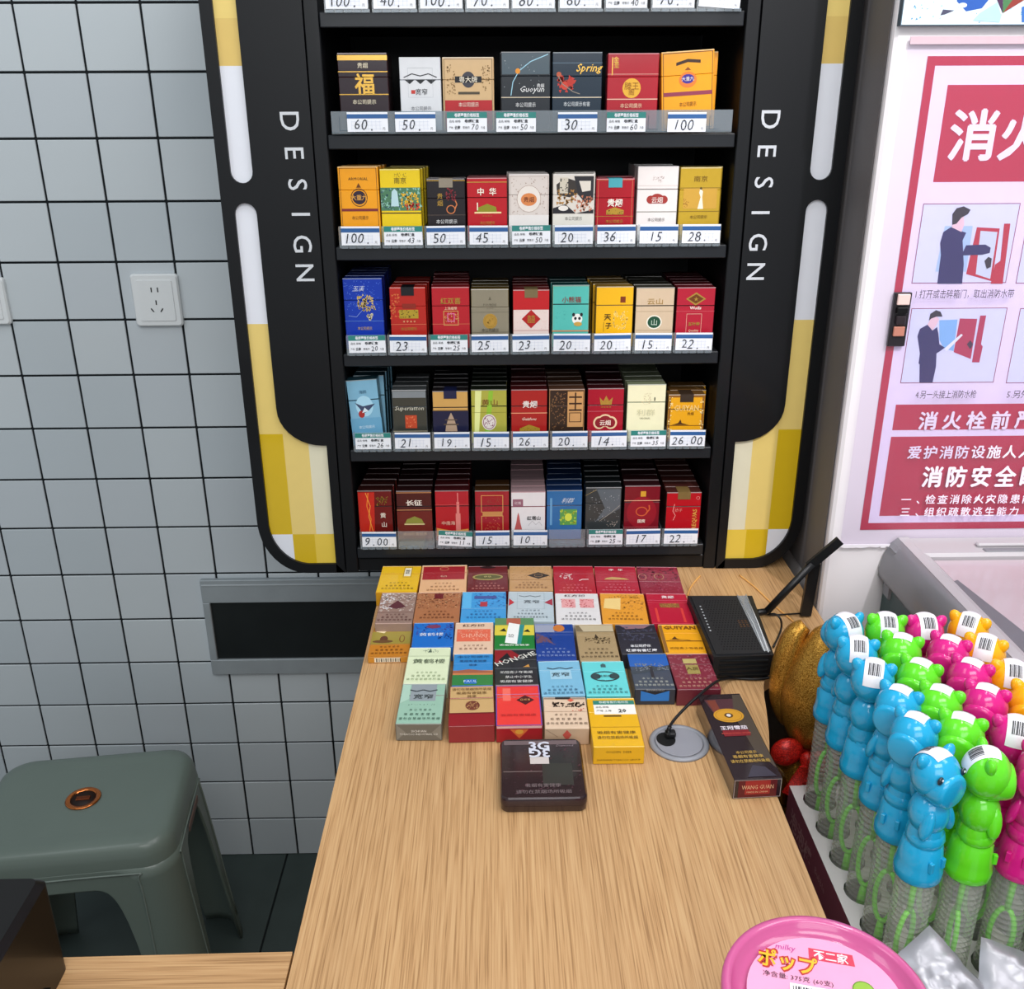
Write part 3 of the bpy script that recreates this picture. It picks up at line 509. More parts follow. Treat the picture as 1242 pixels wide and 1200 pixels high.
spec['fourth'] = dict(z=SHELF[4], rows=[
 (424, 462, 461, 4, 15, -12, 'light blue pack with diving bird', design('#7fb4cf', [('e', .5, .60, .28, .16, '#a9d6ea'), ('p', [(.2, .66), (.45, .6), (.85, .63), (.6, .52), (.4, .48), (.35, .56)], '#3e4a66'), ('e', .38, .48, .1, .055, '#a8302c'), ('p', [(.4, .5), (.62, .52), (.5, .58)], '#d8e6ee'), ('r', 0, .0, 1, .42, '#6aa5c6'), T('海鸥', .5, .82, .55, '#2e5a78'), T(WARN, .5, .28, .5, '#d8ecf4', width=2.3)], '#23424e'), ('B', '26')),
 (474.7, 516.7, 473.5, 3, 6, -9, 'charcoal pack with orange square seal', design('#45463f', [('r', .02, .86, .98, .98, '#82888c'), T('Superiatton', .5, .66, .9, '#d9d6c4', shear=.25), ('r', .36, .3, .7, .54, '#c2492a'), ('s', .4, .33, .66, .52, 14, .16, '#e08a60'), line(.24, '#b8b09a', .01)], '#565a5c', metal=.3), ('A', '21.')),
 (524, 567.5, 474.8, 5, 4, -21, 'navy and gold soft pack with pagoda', dict(design('#cfa15a', [('r', 0, .22, 1, .64, '#191c3c'), ('r', 0, .63, 1, .645, '#7a5a2a'), ('p', [(.34, .24), (.68, .24), (.66, .34), (.62, .42), (.58, .5), (.51, .6), (.44, .5), (.4, .42), (.36, .34)], '#b59a82'), ('r', .3, .36, .72, .385, '#5a4a3c'), ('r', .34, .45, .68, .47, '#5a4a3c')], '#1f1a1c', kind='soft'), seal='#1b2044'), ('A', '19.')),
 (570.8, 614.8, 473, 5, 3, -21, 'lime and silver pack with round rosette', design('#b9b84e', [('p', [(.08, .1), (.2, .1), (.3, .98), (.12, .98)], '#e6ea9c'), ('p', [(.35, .1), (.5, .1), (.62, .98), (.5, .98)], '#93c238'), ('e', .5, .4, .2, .15, '#e6dcd8'), ('o', .5, .4, .17, .13, .1, '#8c4a60'), ('s', .38, .32, .62, .48, 30, .14, '#8c4a60'), T('黄山', .52, .77, .95, '#7a3c20', stretch=1.3), line(.58, '#8a8a30', .006)], '#20261a', metal=.3), ('A', '15.')),
 (619.7, 664, 473, 6, 0, -23, 'bright red pack with gold timber house', design('#ab2220', [T('贵烟', .52, .73, 1.1, '#f4e8e0', bold=.02), line(.56, '#f0a880', .014), T('Guizhou', .5, .46, .62, '#f2dcc8', shear=.3, bold=.01), ('p', [(.24, .2), (.8, .2), (.8, .28), (.5, .35), (.24, .28)], '#a88a2e'), ('s', .26, .2, .78, .29, 20, .1, '#4a3c14')], '#4c1416'), ('A', '26.')),
 (666, 709.6, 472.5, 4, -4, -15, 'black and copper pack with maze pattern', design('#35261e', [('f', .5, .59, .485, .4, .05, '#d59a62'), ('s', .06, .25, .46, .94, 80, .17, '#8c6442'), ('r', .52, .3, .96, .96, '#cf9a62'), ('r', .56, .84, .92, .87, '#3a2418'), ('r', .56, .72, .92, .75, '#3a2418'), ('r', .56, .6, .92, .63, '#3a2418'), ('r', .72, .6, .76, .94, '#3a2418'), ('f', .74, .48, .17, .09, .1, '#3a2418'), ('r', 0, .04, 1, .16, '#20242a')], '#5a3c2c'), ('A', '20.')),
 (713, 757.5, 471.5, 5, -4, -20, 'red pack with gold crown and plaque', design('#a5152a', [('p', [(.36, .7), (.66, .7), (.69, .84), (.59, .77), (.51, .87), (.43, .77), (.33, .84)], 'gold'), T('* * * *', .51, .66, .55, 'gold', bold=.02), line(.58, '#d8808c', .005), ('e', .34, .37, .17, .12, '#e8c9a0'), ('e', .5, .41, .2, .12, '#e8c9a0'), ('e', .66, .37, .17, .12, '#e8c9a0'), ('e', .35, .37, .13, .09, '#8a1a28'), ('e', .5, .4, .17, .1, '#8a1a28'), ('e', .65, .37, .13, .09, '#8a1a28'), T('云烟', .5, .37, .85, '#f4e2d4', bold=.01), line(.14, '#d8808c', .006)], '#3c1014'), ('A', '14.')),
 (761.4, 808.5, 466.7, 6, -13, -18, 'pale yellow pack with faint grey title', design('#ebe6c0', [T('利群', .5, .52, 1.05, '#cdc9a4', stretch=1.3), ('s', .38, .66, .64, .86, 40, .12, '#cbb890'), ('r', .7, .72, .73, .78, '#3c3a28'), T('ORIGINAL', .48, .42, .35, '#6a684a', width=1.6)], '#7c8468'), ('B', '35')),
 (811, 856, 479, 2, 2, -7, 'amber pack with striped border and peaks', dict(design('#e3a21b', [('f', .5, .5, .48, .485, .3, '#8a5a24'), ('s', .03, .1, .12, .95, 20, .2, '#f0dca0'), ('s', .88, .1, .97, .95, 20, .2, '#f0dca0'), T('GUIYAN', .5, .72, 1.2, '#e8c070', bold=.03, width=3.6), T('贵烟', .62, .6, .5, '#5a3410'), ('p', [(.12, .36), (.3, .4), (.36, .48), (.4, .4), (.6, .36)], '#4a2c14'), line(.34, '#6a4018', .012), T(WARN, .5, .2, .5, '#5a3410', width=2.4)], '#6a4a24', kind='soft'), seal='#3a2c20'), ('A', '26.00'))])
spec['bottom'] = dict(z=SHELF[5], rows=[
 (432.8, 474.7, 595.6, 4, 14, -24, 'dark red pack with glowing orange waves', design('#6a1512', [('p', [(.02, .2), (.45, .2), (.5, .97), (.02, .97)], '#c2281a'), ('l', [(.3, .2), (.36, .45), (.26, .7), (.32, .96)], .16, '#e8792a'), ('l', [(.4, .2), (.3, .5), (.36, .7), (.24, .96)], .1, '#f0a040'), ('s', .54, .72, .88, .88, 40, .22, '#8a6a26'), T('黄', .72, .52, .9, '#eee0d0', bold=.01), T('山', .74, .34, .9, '#eee0d0', bold=.01)], '#2c1210'), ('A', '9.00')),
 (480, 523, 596, 6, 11, -35, 'maroon pack with gold pavilion', design('#4a1513', [line(.62, '#c88a5a', .014), line(.96, '#c88a5a', .014), T('长征', .5, .77, .95, '#f2e8dc', bold=.02, stretch=1.3), ('r', 0, .05, 1, .6, '#6a1d18'), ('p', [(.22, .36), (.76, .36), (.7, .44), (.5, .5), (.28, .44)], '#8a8a3a'), ('r', .2, .33, .78, .355, '#d8c890'), T('吸烟有害健康', .5, .15, .6, '#c88a6a', width=3.6)], '#261112'), None),
 (527, 568.5, 595.6, 5, 6, -31, 'red pack with pink tower', design('#b01a22', [('r', .6, .2, .74, .55, '#e08078'), ('r', .63, .5, .71, .78, '#e08078'), ('r', .655, .75, .685, .96, '#e08078'), line(.72, '#d05a58', .008), T('中南海', .38, .36, .7, '#f0c8b0'), ('p', [(.03, .1), (.97, .1), (.97, .24), (.5, .2), (.03, .26)], '#dd9a4a')], '#3c1114'), ('B', '11')),
 (575.6, 617.7, 595.6, 1, 1, -6, 'red pack with gold lattice frames', design('#a01a22', [('f', .5, .74, .32, .17, .1, '#d89c58'), ('r', .22, .5, .8, .58, '#c88a4c'), ('f', .5, .33, .32, .17, .1, '#d89c58'), ('s', .28, .2, .74, .46, 40, .12, '#d07a50'), ('s', .28, .62, .74, .86, 40, .12, '#8a4a34')], '#3a2412'), ('A', '15.')),
 (619.7, 661.8, 597, 5, 0, -36, 'white pack with pink pagoda', design('#e8e2e2', [('r', .05, .7, .35, .85, '#9a6474'), T('红塔', .2, .775, .5, '#eedde0'), T('红塔山', .66, .46, .7, '#2e2a2c', bold=.02), ('p', [(.1, .22), (.32, .22), (.27, .36), (.24, .5), (.21, .58), (.18, .5), (.15, .36)], '#c05a58'), ('l', [(.5, .3), (.62, .4), (.72, .32), (.82, .38), (.9, .3)], .05, '#a8a0a2')], '#8a3c44', top='#a98c90'), ('A', '10.')),
 (663, 706.5, 595.3, 5, 1, -34, 'blue pack with green and yellow patch', design('#2e6aa3', [('r', .38, .3, .86, .62, '#5a9a4c'), ('s', .4, .32, .84, .6, 30, .3, '#b8cc40'), ('e', .62, .46, .1, .08, '#d8e04c'), T('利群', .6, .8, .9, '#cfd8e0', shear=.4), ('r', .1, .3, .16, .85, '#6aa0cc')], '#14294e'), None),
 (710.5, 754.4, 591.7, 6, -4, -27, 'dark grey pack with starry ribbon', design('#3a3e3f', [('p', [(.3, .97), (.97, .97), (.97, .6), (.6, .45), (.3, .35), (.55, .6)], '#5a6268'), ('s', .1, .35, .95, .95, 60, .08, '#c8ccd0'), ('l', [(.4, .35), (.7, .5), (.97, .66)], .05, '#b0a898'), ('s', .6, .25, .9, .35, 20, .12, '#b8a89c'), ('l', [(0, .85), (.3, .96)], .05, '#b09a60')], '#1c2022', metal=.2), ('B', '25')),
 (758, 801.5, 589.7, 5, -8, -27, 'wine red pack with gold phoenix', design('#74101e', [('e', .5, .5, .42, .3, '#8f1624'), ('r', .45, .8, .6, .9, '#d09a30'), line(.72, '#d8b090', .012), ('o', .5, .52, .17, .09, .16, '#c85a30'), ('l', [(.62, .48), (.72, .56), (.7, .64)], .2, '#c85a30'), T('国宾', .5, .34, .6, '#f0d8c8', bold=.02), line(.22, '#b86a70', .006), T(WARN, .5, .08, .55, '#e8d0c8', width=3)], '#2a1013'), ('A', '17')),
 (809, 851.4, 597.7, 7, -18, -38, 'red soft pack with sideways gold lettering', dict(design('#b2141f', [T('REQUAS', .84, .42, .9, '#d8a04a', rot=math.pi/2, bold=.02), T('娇子', .36, .62, .6, '#e08a80'), ('l', [(.24, .75), (.2, .6), (.28, .5), (.22, .4)], .08, '#e8a098'), ('o', .9, .88, .05, .035, .05, '#e8a098'), ('p', [(.15, .08), (.3, .08), (.2, .18)], '#e8c8c0')], '#4a2420', kind='soft'), seal='#7a6238'), ('A', '22.'))])

ORD = ['second', 'third', 'fourth', 'fifth', 'sixth', 'seventh', 'eighth', 'ninth']
tagw = mat('#e9ecf2', .35, 0, .3, .02); tagblue = mat('#2f5b93', .35, 0, .3); taggreen = mat('#2f7f78', .35, 0, .3); ink = mat('#2a2d33', .6); gridm = mat('#c3cbdb', .4); inkb = mat('#16325e', .6)
acr = clear_mat('clear_acrylic', '#eef3f5', .10)
smoke_acr = clear_mat('grey_acrylic', '#cdd6dc', .22)
def digit_hand(A, s, cx, cy, size, mt):
    w = len(s)*size*.52; x = cx-w/2
    for i, ch in enumerate(s):
        A.text(ch, x+size*.26+i*size*.52, cy-(.32*size if ch == '.' else 0)+rnd.uniform(-.04, .04)*size, size*rnd.uniform(.95, 1.1), mt, shear=rnd.uniform(.05, .3), res=2, stretch=.92, bold=0)
def price_tag(x0, x1, z0, z1, y, kind, text, label, tilt=0, below=True):
    cx = (x0+x1)/2; W = x1-x0; H = z1-z0
    t = empty('price_tag', (cx, y, z0), label, 'price tag', 'price tags along the shelf edges', rot=(0, tilt, 0)); O = (cx, y, z0)
    b = MB(); b.box(x0, x1, y, y+.05, z0, z1, tagw); b.build('card', t, O)
    b = MB(); A = Art(b, (x0, y, z0), (1, 0, 0), (0, 0, 1), (0, -1, 0))
    if kind == 'A':
        A.rect(0, .68*H, W, .90*H, tagblue)
        for i in range(8): A.rect(W*(.1+.1*i), .1*H, W*(.1+.1*i)+.03, .58*H, gridm)
        for i in range(3): A.rect(W*.1, H*(.15+.18*i), W*.84, H*(.15+.18*i)+.025, gridm)
        b.build('printed_band', t, O)
        b = MB(); A = Art(b, (x0, y-.02, z0), (1, 0, 0), (0, 0, 1), (0, -1, 0))
        digit_hand(A, text, W*.42 if len(text) < 5 else W*.5, H*.36, 1.75, ink); A.text('元', W*.9, H*.16, .38, ink)
        b.build('price_digits', t, O)
    else:
        A.rect(0, .70*H, W, 1.0*H, taggreen); b.build('printed_band', t, O)
        b = MB(); A = Art(b, (x0, y-.02, z0), (1, 0, 0), (0, 0, 1), (0, -1, 0))
        A.text('卷烟零售价格标签', W*.5, H*.85, .5, tagw, width=W*.62, bold=.02)
        A.text('品名·规格', W*.2, H*.54, .34, ink, width=W*.28); A.text('卷烟硬盒', W*.62, H*.55, .42, ink, width=W*.36, bold=.02)
        A.text('产地', W*.1, H*.22, .34, ink, width=W*.1); A.text('云南', W*.26, H*.22, .46, ink, width=W*.14, bold=.02); A.text('零售价', W*.48, H*.22, .34, ink, width=W*.18)
        A.text('元/盒', W*.9, H*.22, .34, ink, width=W*.1)
        b.build('small_print', t, O)
        if text:
            b = MB(); A = Art(b, (x0, y-.02, z0), (1, 0, 0), (0, 0, 1), (0, -1, 0))
            digit_hand(A, text, W*.7, H*.24, .95, ink); b.build('price_digits', t, O)
    return t

def divider(x, z, y, dep, H):
    pass
TAGY = CY-.62
for row, sp_ in spec.items():
    zb = sp_['z']; first_row = row == 'upper'
    rows = sp_['rows']
    for i, (xl, xr, yt, nb, dx, dy, desc, des, tg) in enumerate(rows):
        y0 = CY+1.1 if not first_row else CY+1.6
        a = aty(xl, yt, y0); c = aty(xr, yt, y0)
        Wd = c.x-a.x; cx = (a.x+c.x)/2; base = zb+.45; H = a.z-base
        D = 2.35 if row not in ('upper',) else 2.3
        pk = make_pack(Wd, H, D, des)
        pk.location = Vector((cx, y0, base))*S
        tilt = {(424, 461): .12}.get((xl, yt), 0)
        if xl == 807.5: tilt = -.06
        if xl == 424: tilt = -.06
        pk.rotation_euler = (0, tilt, 0)
        tag(pk, f"{desc}, front of its line, {row} shelf", 'cigarette pack', f'packs on the {row} shelf')
        lab = f"{desc}"
        # queue behind
        if nb:
            yb = y0+D*nb+.05*nb
            q = aty(xl+dx, yt+dy, yb); sx = (q.x-a.x)/nb
            for k in range(nb):
                o = copy_tree(pk, ('carton', 'lid'))
                o.location = Vector((cx+sx*(k+1)+rnd.uniform(-.06, .06), y0+(D+.05)*(k+1), base+rnd.uniform(-.02, .03)))*S
                o.rotation_euler = (0, rnd.uniform(-.006, .006), rnd.uniform(-.012, .012))
                o['label'] = f"{ORD[k]} behind the front {desc}, {row} shelf"
        # holder of clear acrylic
        sx0 = -20.95+5.69*i if not first_row else cx-Wd/2-.3
        if not first_row:
            hx0 = -20.95+5.69*i; hx1 = hx0+5.6
            hd = empty('pack_holder', ((hx0+hx1)/2, TAGY+.2, zb), f"clear acrylic holder under the {desc}, {row} shelf", 'shelf holder', f'clear holders on the {row} shelf')
            O = ((hx0+hx1)/2, TAGY+.2, zb)
            b = MB(); b.box(hx0+.1, hx1-.1, TAGY+.3, CY+24 if nb > 2 else CY+12, zb+.05, zb+.38, smoke_acr); b.build('floor_track', hd, O)
            b = MB(); b.box(hx0+.05, hx1-.05, TAGY+.12, TAGY+.27, zb-.1, zb+2.75, acr); b.build('front_lip', hd, O)
            b = MB(); b.box(hx0-.02, hx0+.03, TAGY+.3, CY+9, zb+.06, zb+2.6, acr); b.build('divider', hd, O)
            b = MB()
            for q_ in range(5): b.box(hx0+.3+q_*1.05, hx0+1.15+q_*1.05, TAGY+.02, TAGY+.12, zb-.12, zb+.22, smoke_acr)
            b.build('catch', hd, O)
            if tg:
                price_tag(hx0+.35, hx1-.15, zb+.3, zb+2.75, TAGY+.04, tg[0], tg[1], f"{'green' if tg[0]=='B' else 'blue'}-banded price tag {('reading '+tg[1].rstrip('.'))} below the {desc}", tilt=rnd.uniform(-.012, .012) if i != 2 or row != 'bottom' else .07)
        else:
            tx0 = [422, 480, 542.5, 602, 676.5, 735.5, 809][i]; tx1 = tx0+48
            p = aty(tx0, 160, CY-.6); q = aty(tx1, 136, CY-.6)
            price_tag(p.x, q.x, p.z, q.z, CY-.72, tg[0], tg[1], f"{'green' if tg[0]=='B' else 'blue'}-banded price tag {'reading '+tg[1].rstrip('.')} below the {desc}")
# upper shelf's continuous strip
p = aty(403, 162, CY-.5); q = aty(889, 133, CY-.5)
st = empty('acrylic_strip', ((p.x+q.x)/2, CY-.55, p.z), 'long clear acrylic strip running across the upper shelf front', 'shelf strip'); O = ((p.x+q.x)/2, CY-.55, p.z)
b = MB(); b.box(p.x, q.x, CY-.6, CY-.48, p.z, q.z, smoke_acr); b.build('front_sheet', st, O)
b = MB(); b.box(p.x, q.x, CY-.6, CY-.28, p.z-.1, p.z+.12, acr); b.build('bottom_lip', st, O)
for k in range(7):
    b = MB(); x = p.x+1.0+k*7.9; b.box(x, x+.08, CY-.6, CY-.52, p.z+.3, p.z+2, smoke_acr); b.box(x, x+1.3, CY-.6, CY-.52, p.z+.3, p.z+.38, smoke_acr); b.build('clip', st, O)
# tags cut off by the top of the frame
tops = [(395, 446, 'A', '100.'), (453, 504, 'A', '40.'), (509.6, 560.6, 'A', '100.'), (566, 617, 'A', '70.'), (621.5, 672.6, 'A', '80.'), (679, 729, 'A', '80.'), (735, 784.6, 'B', '40'), (791.5, 842, 'A', '70.'), (847, 897, 'A', '')]
nm = ['leftmost', 'second from left', 'third from left', 'fourth from left', 'middle', 'fourth from right', 'green-banded third from right', 'second from right', 'tilted rightmost']
zt = SHELF[0]
for i, (xa, xb, k, tx) in enumerate(tops):
    p = aty(xa, 8.5, TAGY); q = aty(xb, 8.5, TAGY)
    price_tag(p.x, q.x, zt+.3, zt+2.75, TAGY+.04, k, tx, f"{nm[i]} price tag cut by the picture's top edge", tilt=.07 if i == 8 else 0)
    hd = empty('pack_holder', ((p.x+q.x)/2, TAGY+.2, zt), f"clear acrylic holder, {nm[i].replace('green-banded ','').replace('tilted ','')}, on the topmost shelf", 'shelf holder', 'clear holders on the topmost shelf'); O = ((p.x+q.x)/2, TAGY+.2, zt)
    b = MB(); b.box(p.x-.2, q.x+.1, TAGY+.12, TAGY+.27, zt-.1, zt+2.75, acr); b.build('front_lip', hd, O)
    b = MB()
    for q_ in range(5): b.box(p.x+q_*1.1, p.x+.95+q_*1.1, TAGY+.02, TAGY+.12, zt-.12, zt+.22, smoke_acr)
    b.build('catch', hd, O)

# ------------------------------------------------------------------ packs lying on the desk
W3 = ['本公司提示', '吸烟有害健康', '请勿在禁烟场所吸烟']
W3b = ['本公司提示', '尽早戒烟有益健康', '戒烟可减少对健康的危害']
def w3(c, y=.34, dy=.105, k=0, s=.62): 
    src = W3 if k == 0 else W3b
    return [T('  '.join(src[0]), .5, y, s*.72, c, width=2.5), T('  '.join(src[1]), .5, y-dy, s*.8, c, width=3.5), T(' '.join(src[2]), .5, y-2*dy, s*.8, c, width=4.6)]
dk = []  # name list: row, (TLx,TLy,TRx,TRy,BLx,BLy,BRx,BRy), desc, design, end colour elements
def D(q, desc, des, row, th=2.2, end=None): dk.append((q, desc, des, row, th, end))
D((464.3, 687, 511.5, 687, 455, 719, 506, 718.3), 'yellow pack with small white script label', design('#e6b81c', [('f', .68, .76, .1, .2, .05, '#5a5030'), ('r', .6, .6, .76, .92, '#ece6cc'), T('芙蓉', .68, .76, .7, '#3a3422', rot=math.pi/2)]+w3('#6a4c10'), '#c98f18'), 1)
D((512.4, 686, 566.7, 686, 507.4, 718, 566, 718), 'peach pack with dark red panel', design('#e2b183', [('r', .04, .45, .95, .95, '#a01a26'), ('o', .5, .86, .1, .07, .08, '#e0a070'), T('牡丹', .5, .56, .5, '#e8c8a8'), line(.7, '#c85a58', .008)]+w3('#8c5a30', .3, .12)), 1)
D((567.5, 687, 616, 687, 566.5, 717, 616.4, 717), 'maroon pack with gold cartouche', design('#6a1c20', [('e', .5, .55, .38, .13, '#a8985a'), ('e', .5, .55, .33, .09, '#5c5a2c'), T('中华', .5, .55, .6, '#d8c888'), line(.68, '#b07068', .01), ('e', .5, .95, .2, .05, '#2a1012')]+w3('#d08a80', .28, .1)), 1)
D((618, 687, 668.5, 687, 616.9, 715.6, 671.6, 716.6), 'kraft pack with black diamond', design('#c39664', [('s', .02, .5, .98, .98, 90, .15, '#a37644'), ('p', [(.42, .6), (.68, .46), (.95, .6), (.68, .74)], '#2c2016'), ('o', .68, .6, .1, .06, .06, '#c39664'), line(.42, '#8a6034', .01)]+w3('#7a4f28', .3, .1)), 1)
D((670.2, 687, 719.3, 687, 672.7, 719.6, 723.6, 720), 'crimson pack with white squiggle', design('#b21a2c', [('s', .15, .5, .45, .72, 26, .24, '#f0dcd8'), ('l', [(.62, .45), (.7, .5), (.85, .5)], .2, '#f0dcd8'), line(.7, '#d86a78', .008)]+w3('#e0808c', .28, .1)), 1)
D((720.4, 687.5, 770.4, 687.7, 724, 720, 777, 720), 'crimson pack with gold gatehouse outline', design('#b01630', [T('中', .4, .86, .75, '#f2e2d8', bold=.02), T('华', .62, .86, .75, '#f2e2d8', bold=.02), ('p', [(.2, .5), (.8, .5), (.7, .56), (.4, .6), (.26, .56)], '#c8a060'), line(.42, '#d8808c', .008)]+w3('#e0808c', .3, .1)), 1)
D((771.2, 688, 821, 688, 777.9, 720, 830.3, 720), 'mottled wine red pack at the row end', design('#8c1f34', [('s', .02, .5, .98, .98, 60, .3, '#5a1c26'), ('s', .05, .05, .95, .5, 50, .3, '#a8465a'), ('o', .5, .62, .12, .12, .12, '#b08060'), ('o', .1, .6, .1, .12, .1, '#c08a70'), line(.42, '#d0a0a0', .008)]), 1)
D((463, 719.8, 506, 719, 454.2, 757.6, 500, 755), 'silver rose foil pack with dark rosette', design('#a88c80', [('s', .02, .4, .98, .98, 100, .3, '#c9b8ae'), ('s', .02, .45, .4, .98, 50, .3, '#e0dad8'), ('p', [(.26, .52), (.5, .74), (.76, .52), (.5, .46)], '#5a2e36'), line(.34, '#7c5c54', .012)]+w3('#5a3430', .27, .085), metal=.3), 2)
D((506.5, 719, 559.6, 719, 500.4, 754.8, 557, 755), 'wood-brown striped pack', design('#a96f4a', [('s', .02, .45, .98, .98, 130, .22, '#7c4a30'), ('s', .02, .45, .98, .98, 80, .2, '#c89a70'), ('r', .4, .78, .6, .96, '#6a2024')]+w3('#5a2e1c', .34, .1)), 2)
D((560.8, 718.3, 614, 718.3, 557.9, 754.8, 614, 754.8), 'sky blue pack with red knot', design('#3f9bd8', [('r', .02, .45, .22, .98, '#5ab6e8'), ('s', .3, .5, .98, .95, 60, .26, '#2a6cb0'), ('r', .42, .5, .58, .66, '#b03a44'), ('r', .28, .76, .78, .86, '#44589c'), line(.43, '#8cc8ec', .01)]+w3('#1c5690', .34, .1)), 2)
D((616.5, 717.8, 671, 718.3, 615.2, 752, 672.2, 755), 'pale grey pack with waves and red flap', design('#b8c6cd', [('l', [(.24, .86), (.36, .82), (.48, .86), (.6, .82), (.72, .86)], .16, '#3c4a52'), T('宽窄', .52, .64, .95, '#3a444a', stretch=1.2), ('p', [(.8, .62), (.98, .76), (.98, .52)], '#a83040'), ('p', [(.02, .76), (.14, .62), (.02, .5)], '#c0303c'), ('f', .5, .68, .3, .28, .03, '#8ea0a8')]+w3('#4a5a62', .34, .11, 1)), 2)
D((673, 720.2, 725, 720.6, 674.6, 757, 730, 757.2), 'white pack with two pink seal panels', design('#dfdcdc', [T('红方印', .45, .92, .75, '#4a2426', stretch=1.3), ('r', .14, .52, .46, .82, '#e7a8a8'), ('r', .56, .52, .88, .82, '#e7a0a2'), ('s', .14, .53, .46, .8, 40, .16, '#c04a50'), ('s', .56, .53, .88, .8, 40, .16, '#c04a50')]+w3('#4c4c4e', .34, .1)), 2)
D((727.2, 720.6, 780.6, 720.2, 731, 756.5, 787.8, 757.4), 'orange foil pack with pale patch', design('#e39b33', [('p', [(.05, .5), (.42, .45), (.46, .85), (.1, .82)], '#efcf86'), ('s', .45, .45, .95, .95, 50, .3, '#c98a34'), ('s', .2, .85, .9, .95, 30, .2, '#a8762e')]+w3('#6e4210', .34, .1)), 2)
D((782.4, 720.5, 832, 720.5, 791.2, 756.5, 842.5, 756.5), 'crimson pack with white title and side bars', design('#b81d38', [T('贵烟', .52, .87, .9, '#f4dcdc', bold=.02), ('r', .28, .52, .76, .66, '#8c5a30'), ('s', .3, .53, .74, .65, 30, .12, '#d0a850'), ('r', .14, .04, .2, .5, '#d8403c'), ('r', .76, .04, .82, .5, '#d8403c'), line(.76, '#e0708a', .01)]), 2)
D((453.5, 759.4, 500.5, 759, 445.9, 797, 495.5, 796.7), 'brown pack with hat motif and bottom barcode', design('#b5803a', [('r', .0, .4, 1, .8, '#9a8a3c'), ('p', [(.02, .96), (.38, .85), (.3, .75), (.1, .8)], '#ecd9ac'), ('e', .32, .56, .1, .1, '#5c3420'), ('e', .3, .48, .26, .05, '#6a4a2c'), ('o', .78, .56, .07, .12, .12, '#7a4a26'), T('黄金叶', .62, .88, .65, '#5c3a1c'), ('r', 0, .0, 1, .36, '#c07a26')]+w3('#5a3410', .3, .1), '#c8872c'), 3, .95, 'bar')
D((502, 755.8, 551, 755.6, 499, 785, 549.2, 785.2), 'royal blue pack with cloud motif', design('#1f6cc2', [('s', .05, .5, .98, .95, 60, .28, '#3c4ea0'), ('e', .5, .84, .18, .08, '#7a3c5c'), T('黄鹤楼', .46, .5, .9, '#dfe8f4', stretch=1.2), ('s', .6, .3, .98, .5, 30, .2, '#123a80')]), 3)
D((552, 755.6, 599, 755.6, 549.8, 793, 597.8, 793), 'cream pack with large coral panel', design('#dfbfa5', [T('红方印', .48, .9, .75, '#4c2c22', stretch=1.3), ('r', .06, .38, .93, .78, '#dd6a50'), ('s', .1, .42, .9, .74, 60, .2, '#eb9a80'), T('CHUNXI', .5, .56, 1.3, '#efb49c', width=3.4)]+w3('#6a4030', .24, .1)[:2]), 3)
D((600.2, 750, 647.4, 750, 599.2, 787, 649, 787), 'green and yellow pack with price sticker', design('#1e7a34', [('r', 0, .42, 1, .76, '#d8c848'), ('r', 0, .76, 1, 1, '#5a8a5c'), ('r', .3, .78, .66, .99, '#b0604c'), ('p', [(.12, .56), (.24, .66), (.3, .54)], '#1c2a1c'), ('p', [(.72, .54), (.9, .52), (.84, .62)], '#1c2a1c'), ('p', [(.26, .18), (.56, .14), (.64, .78), (.36, .84)], '#eef0ee'), ('p', [(.56, .14), (.66, .13), (.76, .76), (.64, .78)], '#2f8a88'), T('15', .42, .4, 1.0, '#24282c', rot=math.pi/2-.1), T('吸烟有害健康', .5, .1, .5, '#e8f0e4', width=3.8)]), 3)
D((648.3, 757.2, 695, 757.4, 650.7, 801.2, 699.7, 801.6), 'deep blue pack with orange fan corner', design('#1d3f8e', [('r', 0, .76, .5, .98, '#9aa0b4'), ('e', .62, .88, .15, .1, '#c87838'), ('p', [(.02, .45), (.3, .5), (.5, .4), (.3, .62), (.02, .74)], '#6a4a5a'), ('s', .02, .42, .5, .76, 40, .26, '#3c4c8c'), line(.76, '#8898c8', .01)]+w3('#8ea0d0', .3, .09)), 3)
D((696.6, 757.8, 743.3, 757.5, 703.8, 802, 752.8, 801.4), 'tan pack with mountain sketch', design('#a68f6a', [('p', [(.02, .78), (.98, .78), (.98, .97), (.02, .97)], '#c0b294'), ('p', [(.02, .97), (.1, .97), (.2, .8), (.02, .8)], '#7a6a50'), ('p', [(.45, .6), (.5, .72), (.57, .6)], '#3c3020'), ('s', .2, .46, .85, .62, 60, .22, '#5c4c34'), line(.78, '#7a6a4c', .01)]+w3('#453822', .3, .1)), 3)
D((745, 758, 794.4, 757.6, 754.6, 794, 804.3, 792.6), 'black pack with pale streak at top', design('#2b2b35', [('p', [(.1, .98), (.9, .98), (.7, .86), (.25, .84)], '#8c6a72'), ('s', .1, .45, .9, .9, 60, .3, '#4a4c60'), T('本公司提示', .5, .25, .7, '#e8e8ec', width=2.6, bold=.02), T('吸烟有害健康', .5, .1, .7, '#e8e8ec', width=3.9, bold=.02)]), 3)
D((796.8, 758, 846.6, 758, 807.8, 793.4, 857, 792), 'amber pack with striped edge and lying figure', design('#eaa41e', [('r', .01, .02, .09, .98, '#8a6030'), T('GUIYAN', .52, .88, 1.15, '#7a4c18', bold=.03, width=4.2), ('l', [(.2, .47), (.5, .47), (.7, .44)], .1, '#5a3818'), ('p', [(.24, .47), (.34, .58), (.38, .5), (.5, .46)], '#5a3818'), ('r', .1, .4, .98, .43, '#7a4c18'), T('劝阻青少年吸烟', .54, .16, .6, '#6e4410', width=4.2)]), 3)
